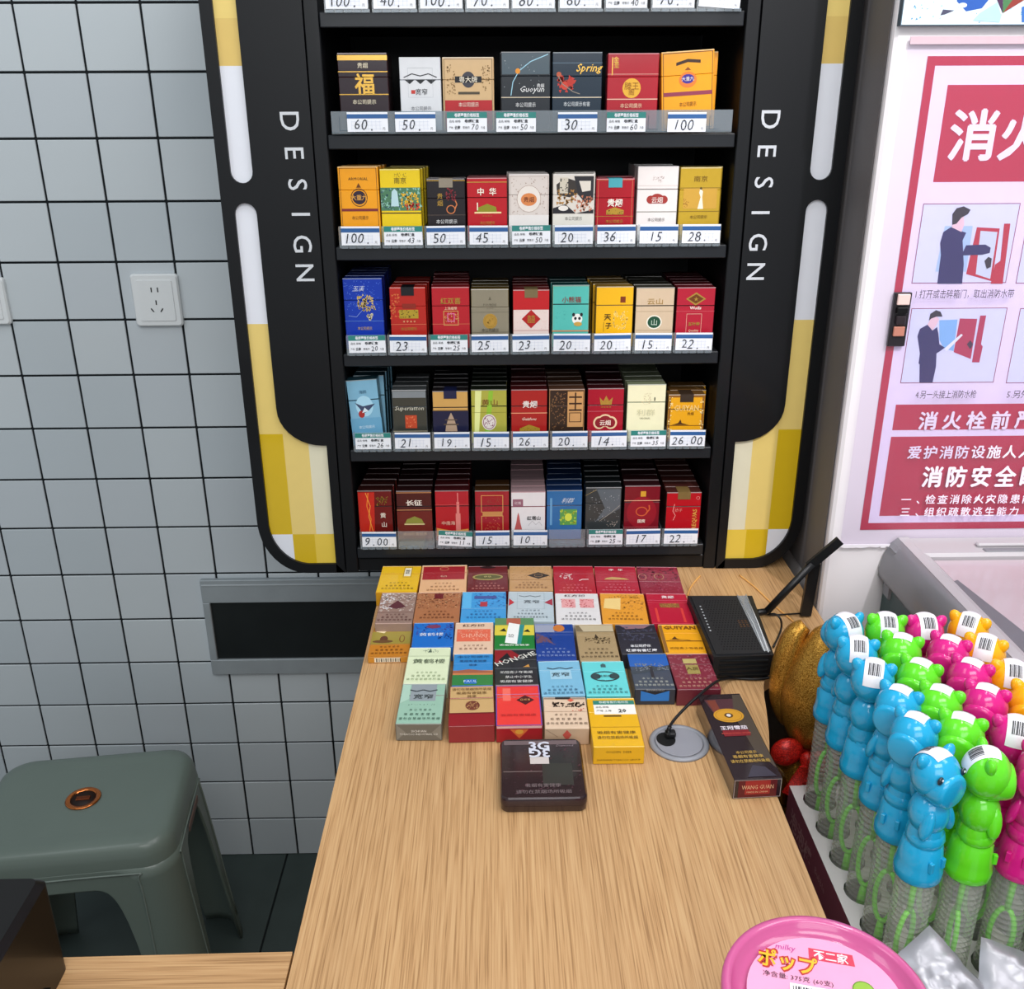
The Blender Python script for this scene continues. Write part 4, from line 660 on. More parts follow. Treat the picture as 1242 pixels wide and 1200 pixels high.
D((496.2, 785.8, 547.6, 786, 489.2, 829, 541.7, 829), 'pale cream-green pack with gate drawing', design('#d5e0bc', [('s', .34, .86, .7, .96, 34, .1, '#46584c'), ('p', [(.46, .86), (.52, .98), (.56, .86)], '#5c6c5c'), T('黄鹤楼', .52, .6, 1.1, '#4c5a44', stretch=1.25), line(.75, '#a8b490', .008)]+w3('#8a9a74', .28, .09)), 4)
D((551.3, 793.8, 597.6, 793.5, 547.2, 831.4, 598.4, 831.6), 'pack with blue sky over green field', design('#2f84c4', [('r', 0, 0, 1, .32, '#2f7a40'), ('r', 0, .32, 1, .46, '#c07a4a'), ('p', [(.0, .44), (.4, .5), (1, .42), (1, .38), (0, .38)], '#9a5a44'), ('r', .3, .04, .6, .18, '#2a70b8'), T('PAUL', .45, .11, .7, '#cfe0ee'), T(W3[0], .5, .9, .55, '#153c68', width=4), T(W3[1], .5, .76, .55, '#153c68', width=3.3), T('健康', .5, .63, .5, '#153c68')]), 4)
D((600, 788.2, 649.8, 787.8, 599.6, 831, 654.2, 830.6), 'black pack with slanted white title', design('#24272c', [('p', [(.0, .98), (.4, .98), (.62, .8), (.3, .66), (0, .6)], '#8a1c24'), ('p', [(.1, .7), (.3, .9), (.42, .7), (.3, .6)], '#1a1c20'), T('HONGHE', .5, .72, 1.35, '#d8d8d0', rot=.48, width=5.6, bold=.01), ('p', [(.66, .48), (.8, .56), (.82, .48)], '#c08a40'), line(.44, '#6a6c70', .01), T('劝阻青少年吸烟', .5, .33, .62, '#d8d8d4', width=3.9), T('禁止中小学生', .55, .2, .62, '#d8d8d4', width=3.2), T('吸烟有害健康', .5, .08, .62, '#d8d8d4', width=3.9)]), 4)
D((651.8, 802.2, 702.8, 802.2, 657, 843.5, 710.2, 844.4), 'sky blue pack with wave crests', design('#78b4d2', [('l', [(.2, .8), (.34, .76), (.5, .8), (.66, .76), (.82, .8)], .2, '#2c3c48'), ('r', .26, .46, .76, .72, '#9cc6da'), T('宽窄', .5, .59, .95, '#28343c', stretch=1.2), line(.72, '#a8d2e4', .01)]+w3('#2c5878', .24, .09)), 4)
D((704.9, 802.8, 756, 802.4, 711.2, 844.6, 765.2, 843.4), 'turquoise pack with black scroll emblem', design('#62cdd0', [('p', [(.44, .82), (.44, .9), (.5, .94), (.56, .9), (.56, .82)], '#3a5c60'), ('o', .5, .55, .34, .15, .22, '#2a3c40'), ('e', .3, .55, .1, .08, '#2f464a'), ('e', .7, .55, .1, .08, '#2f464a'), T('黄果树', .5, .55, .55, '#2a3c40'), T('Classic', .5, .42, .5, '#2a3c40', shear=.3)]+w3('#2a6468', .26, .09)), 4)
D((761, 793.2, 806.8, 792.8, 769.3, 836.4, 820.4, 836), 'night blue pack with lit skyline', design('#3c4656', [('r', 0, .62, 1, .98, '#1f5cae'), ('p', [(0, .5), (.3, .6), (.5, .66), (.7, .6), (1, .66), (1, .54), (0, .4)], '#39424c'), ('s', .1, .5, .95, .7, 50, .24, '#7a8088'), ('r', .48, .3, .56, .62, '#2c2c34')]+w3('#b0b4ac', .28, .09), '#2e3440'), 4, 2.2, 'blue')
D((808.4, 794, 858, 793.2, 821.3, 836.8, 875.5, 836), 'wine red box with gold strap label', design('#7c2a3a', [('s', .02, .3, .98, .98, 90, .34, '#94525c'), ('r', .34, .72, .66, .86, '#b8a868'), ('r', .36, .42, .66, .68, '#9c8c50'), T('人民', .5, .56, .8, '#5c4c22')]+w3('#c89a84', .28, .1), '#6c2834'), 4, 2.3)
D((488.8, 829.8, 540.8, 829.6, 478.4, 878.7, 536.5, 878.3), 'sage green pack with grey bottom end', design('#93b8a4', [('r', .22, .56, .8, .98, '#8d979c'), ('l', [(.2, .84), (.35, .80), (.5, .84), (.65, .80), (.82, .84)], .2, '#2c3438'), T('宽窄', .52, .66, 1.0, '#24302e', stretch=1.2), ('p', [(.02, .98), (.2, .98), (.2, .6), (.02, .5)], '#a8c8b6'), ('s', .2, .45, .8, .48, 20, .08, '#3c544c')]+w3('#234438', .33, .105), '#6c6a60'), 5, 2.25, 'grey')
D((545.6, 833, 598.8, 832.8, 543.6, 881, 600.3, 880.4), 'tan pack with dark red lower half', design('#c3a06c', [('r', 0, .0, 1, .3, '#8c1c24'), ('r', .0, .29, 1, .32, '#6a1a20'), ('e', .52, .5, .16, .12, '#6e3a2c'), ('s', .4, .42, .64, .6, 26, .16, '#b98c5a'), line(.66, '#94744a', .01), T(W3[2], .5, .92, .6, '#6a4a24', width=4.6), T(W3[1], .5, .82, .6, '#6a4a24', width=3.5), T('健康', .5, .73, .55, '#6a4a24')], '#8e2a2e'), 5, 2.25)
D((600.6, 831.6, 654.2, 831.2, 601.4, 881.4, 658.4, 880.4), 'bright red pack with dark diamond', design('#e03c38', [('f', .5, .5, .495, .49, .12, '#6a4a9c'), ('p', [(.46, .62), (.66, .5), (.86, .62), (.66, .74)], '#4a1c1e'), T('红双喜', .66, .62, .4, '#d0a060'), ('r', .16, .6, .34, .92, '#ea6a5e'), line(.76, '#b08ac0', .01), T(W3[1], .5, .25, .5, '#b02c2c', width=4)], '#8c2430'), 5, 2.2, 'red')
D((658.4, 846.8, 710.4, 845.2, 660.9, 885, 714.9, 882.4), 'beige pack with bitmap-like black marks', design('#d9bea4', [('r', .02, .93, .98, .99, '#9c8a7a'), ('r', .28, .93, .64, 1, '#2e2a28'), ('s', .2, .68, .94, .82, 60, .26, '#3c2c24'), ('p', [(.56, .9), (.64, .84), (.72, .9), (.64, .96)], '#d0604a'), ('s', .6, .54, .92, .62, 10, .16, '#c8503c'), line(.52, '#a88a74', .01)]+w3('#5a4434', .42, .14), '#c8ab8e'), 5, 2.2, 'beige')
D((711.6, 848, 768.6, 846.4, 719.3, 906.4, 782.6, 905.6), 'golden yellow pack with price label', design('#dfab1c', [('r', .12, .65, .98, .86, '#eceae4'), ('r', .12, .86, .98, .95, '#2f7f70'), T('卷烟零售价格标签', .55, .905, .5, '#dfeeea', width=3.4), T('品名·规格', .3, .8, .35, '#3c3c3c'), T('20', .7, .72, .9, '#24282c', bold=.02), T('产地 上海', .32, .72, .4, '#3c3c3c'), ('r', .3, .6, .66, .63, '#5a4420'), line(.38, '#b4871a', .01), T('吸烟有害健康', .5, .27, .6, '#4c3808', width=4.2), T('请勿在禁烟场所吸烟', .5, .17, .6, '#4c3808', width=4.4)], '#e0ad1e'), 5, 2.3, 'yellow')
ordr = {1: 'row against the cabinet', 2: 'second row from the cabinet', 3: 'third row from the cabinet', 4: 'fourth row from the cabinet', 5: 'front row on the desk'}
for (q, desc, des, row, th, end) in dk:
    zt_ = DESK+th
    a, c_, d_, e_ = (atz(q[0], q[1], zt_), atz(q[2], q[3], zt_), atz(q[4], q[5], zt_), atz(q[6], q[7], zt_))
    W = ((c_-a).length+(e_-d_).length)/2-.04; H = ((a-d_).length+(c_-e_).length)/2-.04
    mid_b = (d_+e_)/2; mid_t = (a+c_)/2
    # direction chosen from the side edges so neighbours stay parallel
    ang = math.atan2((mid_t-mid_b).y, (mid_t-mid_b).x)-math.pi/2
    pk = make_pack(W, H, th-.02, des)
    if end:
        b = MB(); A = Art(b, (-W/2, 0, -.0), (1, 0, 0), (0, 1, 0), (0, 0, -1), .015); A.fy = -1
        # bottom end faces -Z of the pack; front face at y=0
        t_ = th-.02
        if end == 'bar':
            A.rect(W*.16, t_*.15, W*.8, t_*.85, C('#e9dfc8'))
            for k in range(16): A.poly([(W*.2+k*.2, t_*.25), (W*.2+k*.2+.07+.05*(k % 3 == 0), t_*.25), (W*.2+k*.2+.07+.05*(k % 3 == 0), t_*.8), (W*.2+k*.2, t_*.8)], C('#3a3024'), False)
        elif end == 'blue': A.poly([(W*.15, t_*.1), (W*.85, t_*.1), (W*.85, t_*.75), (W*.15, t_*.75)][::1], C('#2a78c8')); A.poly([(W*.15, t_*.1), (W*.5, t_*.35), (W*.85, t_*.1)], C('#1c222c')); A.text('SMOKING KILLS', W*.5, t_*.06, .3, C('#b0b0b0'))
        elif end == 'grey': A.rect(.1, .08, W-.1, t_-.08, C('#6e6a60')); A.poly([(.1, .08), (W*.22, t_*.5), (.1, t_-.1)], C('#837f74')); A.poly([(W-.1, .08), (W*.78, t_*.5), (W-.1, t_-.1)], C('#837f74')); A.text('SICHUAN', W/2, t_*.42, .4, C('#e4e2da')); A.text('TOBACCO INDUSTRIAL CO', W/2, t_*.6, .34, C('#e4e2da'))
        elif end == 'red': A.rect(.1, .1, W-.1, t_-.1, C('#a32028')); A.poly([(W*.3, t_*.2), (W*.7, t_*.2), (W*.5, t_*.75)], C('#d86a38')); A.ell(W*.5, t_*.35, .45, .3, C('#e0a040')); A.rect(.1, .05, W-.1, .3, C('#e6b4ae'))
        elif end == 'beige': A.poly([(W*.5-.5, t_*.4), (W*.5, t_*.1), (W*.5+.5, t_*.4), (W*.5, t_*.75)], C('#c8584c')); A.poly([(.1, .1), (W*.3, t_*.5), (W*.28, t_*.53), (.05, .16)], C('#a88c74'))
        elif end == 'yellow': A.text('GOLDEN  DEER', W*.5, t_*.3, .4, C('#5a4410')); A.text('SHANGHAI TOBACCO GROUP', W*.5, t_*.75, .34, C('#5a4410'))
        # text on this face reads mirrored unless the u axis is kept; front faces the viewer
        b.build('end_print', pk)
    pk.location = Vector((mid_b.x, mid_b.y, DESK+th))*S
    pk.rotation_euler = (-math.pi/2, 0, ang)
    tag(pk, f"{desc}, lying in the {ordr[row]}", 'cigarette pack', 'packs laid out flat on the desk')

# dark metal tin in front
za = DESK+1.75
def rrect(x0, x1, y0, y1, r, n=5):
    p = []
    for cx, cy, a0 in ((x1-r, y1-r, 0), (x0+r, y1-r, 90), (x0+r, y0+r, 180), (x1-r, y0+r, 270)):
        for i in range(n+1): a = math.radians(a0+90*i/n); p.append((cx+r*math.cos(a), cy+r*math.sin(a)))
    return p
def loft(b, rings, fn, mt, smooth=True, cap0=True, cap1=True):
    n = len(rings[0][0]); v = []
    for poly, z in rings: v += [fn(a, c, z) for a, c in poly]
    f = [(k*n+i, k*n+(i+1) % n, (k+1)*n+(i+1) % n, (k+1)*n+i) for k in range(len(rings)-1) for i in range(n)]
    b.add(v, f, mt, smooth)
    if cap0: b.add(v[:n], [tuple(range(n))[::-1]], mt)
    if cap1: b.add(v[-n:], [tuple(range(n))], mt)
ID = lambda a, c, d: (a, c, d)
t = empty('cigarette_tin', (4.25, 82, DESK), 'flat dark brown tin with rounded corners, foremost on the desk', 'cigarette tin'); O = (4.25, 82, DESK)
tm = mat('#2f1f22', .25, .2, .6, .2, 60); x0, x1, y0, y1 = -.1, 8.6, 77.1, 86.9
b = MB(); loft(b, [(rrect(x0+.1, x1-.1, y0+.1, y1-.1, .7), DESK), (rrect(x0, x1, y0, y1, .8), DESK+.15), (rrect(x0, x1, y0, y1, .8), DESK+.75)], ID, mat('#3a2a28', .25, .4, .6)); b.build('tin_base', t, O)
b = MB(); loft(b, [(rrect(x0-.04, x1+.04, y0-.04, y1+.04, .84), DESK+.8), (rrect(x0-.04, x1+.04, y0-.04, y1+.04, .84), DESK+1.55), (rrect(x0+.15, x1-.15, y0+.15, y1-.15, .7), za)], ID, tm); b.build('tin_lid', t, O)
b = MB(); A = Art(b, (x0, y0, za), (1, 0, 0), (0, 1, 0), (0, 0, 1)); W, H = x1-x0, y1-y0
A.rect(.4, H-1.1, W-.4, H-.4, C('#6a5a5c')); 
for k in range(60):
    x, y = rnd.uniform(.5, W-.6), rnd.uniform(.6, H-1.2); s_ = rnd.uniform(.15, .4)
    A.poly([(x, y), (x+s_, y+.1), (x+s_*.7, y+s_)], C(rnd.choice(['#4a3036', '#3c2a30', '#54323c'])), False)
A.l += .004
A.rect(.3, H*.42, W-.3, H*.43, C('#7a6a66')); A.rect(W*.5, H*.2, W*.86, H*.56, C('#34322e')); A.rect(W*.36, H*.55, W*.59, H*.67, C('#c6bcb8'))
for k in range(2): A.text(W3[1] if k == 0 else W3[2], W*.5, H*(.2-.1*k), .62, C('#77686a'), width=[3.6, 5.6][k])
b.build('artwork', t, O)
b = MB(); A = Art(b, (x0, y0, za+.05), (1, 0, 0), (0, 1, 0), (0, 0, 1)); lt = C('#c9cbd8')
A.text('3G', W*.48, H*.86, 1.9, lt, bold=.03, res=2); A.text('3G', W*.48, H*.73, 1.9, lt, bold=.03, rot=math.pi, res=2); A.text('Diamond', W*.8, H*.86, .5, C('#8a7a80'), shear=.3)
b.build('lettering', t, O)

# long slanted box WANG GUAN
P_ = [Vector((22.9, 93.6)), Vector((27.8, 94.4)), Vector((28.6, 78.9)), Vector((23.6, 78.6))]
mb_ = (P_[2]+P_[3])/2; mt_ = (P_[0]+P_[1])/2; ang = math.atan2((mt_-mb_).y, (mt_-mb_).x)-math.pi/2
W, H = 5.0, (mt_-mb_).length
t = empty('cigar_box', (mb_.x, mb_.y, DESK+2.42), 'long dark box with gold oval and WANG GUAN end, lying aslant', 'cigar box', rot=(-math.pi/2, 0, ang)); h = W/2
b = MB(); b.cbox(-h, h, 0, 2.4, 0, H, .06, mat('#2a1d22', .22, .1, .8, .15, 50)); b.build('carton', t)
b = MB(); A = Art(b, (-h, 0, 0), (1, 0, 0), (0, 0, 1), (0, -1, 0)); 
A.poly([(.1*W, .93*H), (.88*W, .93*H), (.82*W, .72*H), (.2*W, .72*H)], C('#4c2c34')); A.poly([(.15*W, .92*H), (.35*W, .92*H), (.38*W, .72*H), (.22*W, .72*H)], C('#74382c')); A.poly([(.62*W, .72*H), (.8*W, .98*H), (.98*W, .98*H), (.98*W, .1*H), (.7*W, .3*H)], C('#4a4038'))
A.ell(.5*W, .72*H, .34*W, .085*H, C('#c8912c'), 28); A.ring(.5*W, .72*H, .3*W, .072*H, .05, C('#8a5c1c'), 28); A.ell(.5*W, .72*H, .1*W, .03*H, C('#5a3c1c')); A.ell(.5*W, .72*H, .05*W, .018*H, C('#d8d0c8')); A.rect(.2*W, .47*H, .78*W, .54*H, C('#7c1f28'))
A.poly([(.3*W, .02*H), (.5*W, .14*H), (.75*W, .12*H), (.9*W, .02*H)], C('#3c3844')); b.build('artwork', t)
b = MB(); A = Art(b, (-h, -.06, 0), (1, 0, 0), (0, 0, 1), (0, -1, 0))
A.text('王冠雪茄', .48*W, .565*H, .75, C('#e0d4dc'), width=3.0, bold=.02); A.text('WANGGUAN CIGAR', .48*W, .5*H, .35, C('#d85a4c'))
A.text(W3[0], .5*W, .28*H, .55, C('#c8a24c'), width=2.2); A.text(W3[1], .5*W, .235*H, .6, C('#c8a24c'), width=3.2); A.text(W3[2], .5*W, .185*H, .6, C('#c8a24c'), width=4.1); b.build('lettering', t)
b = MB(); A = Art(b, (-h, 0, 0), (1, 0, 0), (0, 1, 0), (0, 0, -1)); A.fy = -1; A.ring(W/2, 1.2, h-.06, 1.1, .05, C('#b8a8a4'), square=True); A.rect(.5, .15, W-.5, 2.25, C('#601a20')); A.rect(1.2, .2, W-1.2, 1.9, C('#a02a28')); A.text('WANG GUAN', W/2, 1.0, .72, C('#e0b48c'), width=3.3); A.text('MADE IN CHINA', W/2, 1.6, .3, C('#e0b48c')); b.build('end_print', t)

# ------------------------------------------------------------------ cable grommet and cord
t = empty('cable_grommet', (19.8, 88, DESK), 'round grey cable grommet set in the desk top', 'cable grommet'); O = (19.8, 88, DESK)
gm = mat('#8e9097', .35, .1); b = MB(); b.lathe([(2.95, .0), (3.35, .02), (3.3, .22), (3.0, .34), (2.7, .3), (2.7, .05)], O, 40, gm); b.build('rim', t, O)
b = MB(); b.lathe([(2.5, .2), (2.62, .26), (2.55, .3), (0, .3)], O, 40, mat('#8d8e96', .4), smooth=False); b.build('lid', t, O)
b = MB(); b.lathe([(0, .3), (1.0, .3), (1.06, .33), (0, .34)], (18.4, 88.4, DESK), 24, mat('#0c0d0f', .6), sc=(1, 1.2), smooth=False); b.build('cable_hole', t, O)
def smooth_path(pts, n=6):
    pts = [Vector(p) for p in pts]; out = []
    for i in range(len(pts)-1):
        p0 = pts[max(i-1, 0)]; p1 = pts[i]; p2 = pts[i+1]; p3 = pts[min(i+2, len(pts)-1)]
        for k in range(n):
            u = k/n; out.append(.5*((2*p1)+(-p0+p2)*u+(2*p0-5*p1+4*p2-p3)*u*u+(-p0+3*p1-3*p2+p3)*u**3))
    return out+[pts[-1]]
cordm = mat('#101114', .45)
pt = [atz(812, 893, DESK+.7), atz(811, 885, DESK+1.2), atz(818, 873, DESK+1.4), atz(834, 856, DESK+2.5), atz(845, 846, DESK+3.1), atz(858, 835, DESK+3.1), atz(869, 827, DESK+2.9), atz(878, 824.5, DESK+1.3), atz(890, 823, DESK+.3), atz(915, 824, DESK+.3), atz(934, 822, DESK+.3), atz(948, 815, DESK+.3)]
b = MB(); b.tube(smooth_path(pt, 5), .17, cordm); o = b.build('power_cord', None, tuple(pt[4])); tag(o, 'black cord running from the grey grommet to the router', 'cord')
b = MB(); c0 = atz(813, 888, DESK+.9); b.cbox(c0.x-.55, c0.x+.6, c0.y-.5, c0.y+.5, DESK+.35, DESK+1.0, .15, mat('#17181b', .5)); b.tube([(c0.x-.3, c0.y, DESK+.9), (c0.x-.1, c0.y, DESK+1.6)], .25, cordm); o = b.build('cord_plug', None, tuple(c0)); tag(o, 'small black plug lying on the grommet hole', 'plug')

# ------------------------------------------------------------------ router
t = empty('router', (30, 108, DESK), 'flat black vented router with two antennas beside the packs', 'router'); O = (30, 108, DESK)
rp = [(26.1, 100.5), (33.6, 100.8), (34.8, 116.3), (25.9, 116.5)]; rm = mat('#17181b', .5, 0, .1, .15, 80)
b = MB(); b.prism([(26.4, 100.9), (33.3, 101.2), (34.4, 115.9), (26.2, 116.1)], DESK, DESK+.5, ID, rm); b.prism(rp, DESK+.5, DESK+3.4, ID, rm); b.build('housing', t, O)
b = MB(); b.prism([(26.5, 101), (33.2, 101.2), (34.3, 115.9), (26.3, 116.1)], DESK+3.4, DESK+3.5, ID, mat('#202124', .6)); b.build('top_cover', t, O)
b = MB(); A = Art(b, (0, 0, DESK+3.5), (1, 0, 0), (0, 1, 0), (0, 0, 1), .01, .003); dm = mat('#08090a', .8)
for i in range(22):
    for j in range(13):
        y = 102+i*.6; x = 27.6+j*.38+(i % 2)*.19
        if x > 32.2: continue
        A.poly([(x, y), (x+.17, y+.04), (x+.2, y+.3), (x+.03, y+.26)], dm, False)
o = b.build('vent_holes', t, O); o['kind'] = 'stuff'
b = MB(); A = Art(b, (0, 0, DESK+3.5), (1, 0, 0), (0, 1, 0), (0, 0, 1), .012)
for i in range(9): A.rect(26.9, 106.6+i*.8, 27.1, 106.9+i*.8, mat('#a8acb0', .4))
for i in range(3):
    for j in range(4): A.ring(31.2+i*.45, 107.6+j*.5, .15, .15, .05, mat('#8a5a30', .4), 4)
b.build('indicator_lights', t, O)
b = MB()
for i in range(4): b.box(26.9, 32.9, 100.4, 100.75, DESK+.8+i*.65, DESK+.95+i*.65, dm)
b.build('front_slots', t, O)
b = MB(); q1, q2 = (33.2, 116.0), (34.6, 116.0)
b.add([(32.6, 116, DESK+3.56), (33.9, 116, DESK+3.62), (33.3, 101.3, DESK+3.62), (32.5, 101.6, DESK+3.56)], [(0, 3, 2, 1)], clear_mat('plastic_film', '#dde3e8', .35, .1, .6)); b.tube([(33.9, 116.2, DESK+3.65), (33.5, 108, DESK+3.7), (33.0, 101.2, DESK+3.6)], .08, clear_mat('plastic_film2', '#f0f4f6', .7)); b.tube([(32.7, 116.2, DESK+3.6), (32.9, 108, DESK+3.68), (32.6, 101.4, DESK+3.6)], .05, clear_mat('plastic_film2', '#f0f4f6', .7)); o = b.build('plastic_film', t, O); o['label'] = 'wrinkled clear film'
def flatbar(b, p, q, w, th, mt):
    p, q = Vector(p), Vector(q); d = (q-p).normalized(); u = d.cross(Vector((0, 1, 0))).normalized(); n = d.cross(u)
    pr = [(-w, -th), (w, -th), (w, th), (-w, th)]; v = [p+u*a+n*c for a, c in pr]+[q+u*a*1.0+n*c for a, c in pr]
    b.add(v, [(3, 2, 1, 0), (4, 5, 6, 7), (0, 1, 5, 4), (1, 2, 6, 5), (2, 3, 7, 6), (3, 0, 4, 7)], mt)
am = mat('#121315', .45, 0, .2)
b = MB(); pA = aty(930, 742, 113.5); pB = aty(985, 684, 114); pC = aty(1019, 655.5, 114.2); b.tube([(34.3, 113.5, DESK+2.2), pA], .5, am); b.tube([pA, pB], .52, am, 10); flatbar(b, pB-(pC-pB)*.12, pC, .62, .25, am); b.build('antenna', t, O)
# second antenna rises from a stub at the router's back edge, then stands almost upright
b = MB(); pD = aty(976, 751, 116.2); pE = aty(988, 684, 116.2); flatbar(b, (pD.x, 116.2, DESK+.3), pE, .75, .3, am); b.tube([(34.3, 116.0, DESK+.8), (38, 116.5, DESK+.2), (pD.x, 116.4, DESK+.5)], .13, am); b.build('antenna', t, O)
b = MB(); b.tube(smooth_path([atz(931, 746, DESK+2), atz(940, 745, DESK+2.5), atz(947, 752, DESK+2), atz(947, 765, DESK+.4), atz(938, 785, DESK+.3)], 5), .14, am); b.build('lead', t, O)
fib = mat('#e0a860', .4)
pts = [(27.0, 131.2, DESK+.12), atz(846, 702, DESK+.12), atz(838, 712, DESK+.12), atz(834, 722, DESK+.12)]
pts[0] = atz(849, 699, DESK+.12)
b = MB(); b.tube(smooth_path(pts, 5), .13, fib); o = b.build('fibre_cable', None, tuple(pts[1])); tag(o, 'short pale orange cable between cabinet foot and router corner', 'cable')
pts = [atz(897, 698, DESK+.12), atz(915, 712, DESK+.12), atz(935, 731, DESK+.12), atz(955, 748, DESK+.12), atz(975, 765, DESK+.12)]
b = MB(); b.tube(smooth_path(pts, 5), .13, fib); o = b.build('fibre_cable', None, tuple(pts[1])); tag(o, 'longer pale orange cable running behind the router antennas', 'cable')

# ------------------------------------------------------------------ low stand in the notch, for the bubble wands and the gold ornament
TR = 80.0
b = MB(); b.cbox(29.2, 51.9, 40, 100, 0, 71.5, .3, mat('#15110f', .6)); o = b.build('low_stand', None, (38, 70, 0)); tag(o, 'low dark stand beside the desk under the bubble wand box', 'stand')
# gold ornament
gx, gy = 37.7, 95.4
gold_g = glitter_mat('gold_glitter', '#8c5c14', '#dca94c', 1500, .8); red_g = glitter_mat('red_glitter_ribbon', '#8c0c0c', '#d8281e', 900, .2)
t = empty('gold_ornament', (gx, gy, 71.5), 'rounded gold glitter ornament with red bow behind the bubble wands', 'ornament'); O = (gx, gy, 71.5)
b = MB(); b.lathe([(0, 0), (2.6, 0), (3.2, .6), (3.9, 3), (3.9, 6), (3.2, 9.0), (2.3, 11.2)], O, 28, gold_g); b.build('lower_body', t, O)
b = MB(); b.lathe([(2.3, 11.2), (3.2, 12.4), (4.1, 14.4), (4.45, 17), (4.2, 19.6), (3.6, 22), (2.7, 24.4), (1.6, 26.3), (.8, 27.0), (0, 27.1)], O, 32, gold_g); b.build('upper_body', t, O)
b = MB()
cr = [(-1.9, 26.2), (-3.0, 24.9), (-3.5, 22), (-3.7, 18.5), (-3.6, 15.5), (-2.8, 12.8)]
b.tube(smooth_path([(gx+a, gy+2.0, 71.5+c) for a, c in cr], 5), [.8+.95*math.sin(math.pi*i/25) for i in range(26)], gold_g, 14); b.build('side_lobe', t, O)
b = MB(); b.lathe([(2.4, -.7), (2.8, 0), (2.4, .7)], (gx, gy, 71.5+11.2), 24, red_g)
b.ell((gx-3.9, gy-2.4, 71.5+11.6), (2.0, 1.1, 1.8), red_g, 16, 10, Matrix.Rotation(-.45, 3, 'Y'))
b.ell((gx+.6, gy-3.6, 71.5+11.0), (2.2, 1.0, 1.6), red_g, 16, 10, Matrix.Rotation(.35, 3, 'Y'))
b.ell((gx-1.8, gy-3.7, 71.5+11.4), (.9, .8, 1.1), red_g, 12, 8)
b.prism([(gx-2.6, 82.6), (gx-.6, 82.6), (gx+.6, 75.0), (gx-2.8, 74.4)], gy-4.4, gy-4.1, fr, red_g)
b.prism([(gx-2.9, 82.6), (gx-2.0, 82.6), (gx-2.8, 78.0), (gx-4.6, 79.0)], gy-4.65, gy-4.4, fr, red_g); b.build('bow', t, O)
b = MB(); b.ell((gx-4.0, gy-2.4, 77.8), (.9, .5, 3.0), mat('#b87820', .15, .9), 12, 8, Matrix.Rotation(-.3, 3, 'Y')); b.ell((gx-4.6, gy-2.4, 80.4), (.4, .3, 1.4), mat('#e8c890', .15, .9), 10, 6, Matrix.Rotation(-.7, 3, 'Y')); b.build('gold_trinket', t, O)

# bubble wand box: printed side, white perforated top
bx0, bx1, by0, by1 = 33.8, 51.9, 58, 90.8
XS = [36.5+4.4*i for i in range(4)]; XS[3] = 49.6; YS = [88.0-4.58*j for j in range(6)]
t = empty('display_box', ((bx0+bx1)/2, 75, 71.5), 'white perforated box with maroon printed side holding the bubble wands', 'display box'); O = ((bx0+bx1)/2, 75, 71.5)
side_m = mat('#98566c', .45, 0, .2, .12, 10); topm = mat('#d9d6d6', .5)
b = MB()
b.add([(bx0, by0, 71.5), (bx0, by1, 71.5), (bx0, by1, TR), (bx0, by0, TR)], [(0, 3, 2, 1)], side_m)
b.add([(bx1, by0, 71.5), (bx1, by1, 71.5), (bx1, by1, TR), (bx1, by0, TR)], [(0, 1, 2, 3)], side_m)
b.add([(bx0, by1, 71.5), (bx1, by1, 71.5), (bx1, by1, TR), (bx0, by1, TR)], [(0, 1, 2, 3)], side_m)
b.add([(bx0, by0, 71.5), (bx1, by0, 71.5), (bx1, by0, TR), (bx0, by0, TR)], [(0, 1, 2, 3)], side_m); b.build('side_wall', t, O)
b = MB(); A = Art(b, (bx0, by1, 71.5), (0, -1, 0), (0, 0, 1), (-1, 0, 0)); pm = C('#c79aa4')
A.text('泡泡棒', 5.5, 5.6, 2.6, pm, bold=.02, res=2); A.text('Bubble', 12.2, 5.9, 1.2, pm); A.poly([(16, 0.2), (32, .2), (32, 5.6), (20, 3)], C('#a88a96')); b.build('side_print', t, O)
b = MB(); exs = [bx0]+[(XS[i]+XS[i+1])/2 for i in range(3)]+[bx1]; eys = [by1]+[(YS[j]+YS[j+1])/2 for j in range(5)]+[YS[5]-2.3]
N = 16
for i in range(4):
    for j in range(6):
        cx, cy = XS[i], YS[j]; X0, X1, Y0, Y1 = exs[i], exs[i+1], eys[j+1], eys[j]; v = []
        for k in range(N):
            a = 2*math.pi*(k+.5)/N-math.pi/4; ca, sa = math.cos(a), math.sin(a)
            # outer: project on the cell's rectangle
            tx = ((X1-cx) if ca > 0 else (cx-X0))/max(abs(ca), 1e-6); ty = ((Y1-cy) if sa > 0 else (cy-Y0))/max(abs(sa), 1e-6); r_ = min(tx, ty)
            v.append((cx+ca*r_, cy+sa*r_, TR))
        for k in range(N):
            a = 2*math.pi*(k+.5)/N-math.pi/4; v.append((cx+1.85*math.cos(a), cy+1.85*math.sin(a), TR))
        b.add(v, [(k, (k+1) % N, N+(k+1) % N, N+k) for k in range(N)], topm)
        for (qx, qy) in ((X0, Y0), (X1, Y0), (X1, Y1), (X0, Y1)):   # corner triangles
            near = sorted(range(N), key=lambda k: (v[k][0]-qx)**2+(v[k][1]-qy)**2)[:2]
            b.add([v[near[0]], v[near[1]], (qx, qy, TR)], [(0, 1, 2)], topm)
b.add([(bx0, by0, TR), (bx1, by0, TR), (bx1, YS[5]-2.3, TR), (bx0, YS[5]-2.3, TR)], [(0, 1, 2, 3)], topm)
b.build('top_sheet', t, O)
b = MB(); b.box(bx0+.2, bx1-.2, by0+.2, by1-.2, 71.6, 76.5, mat('#20281c', .7)); b.build('inner_tray', t, O)
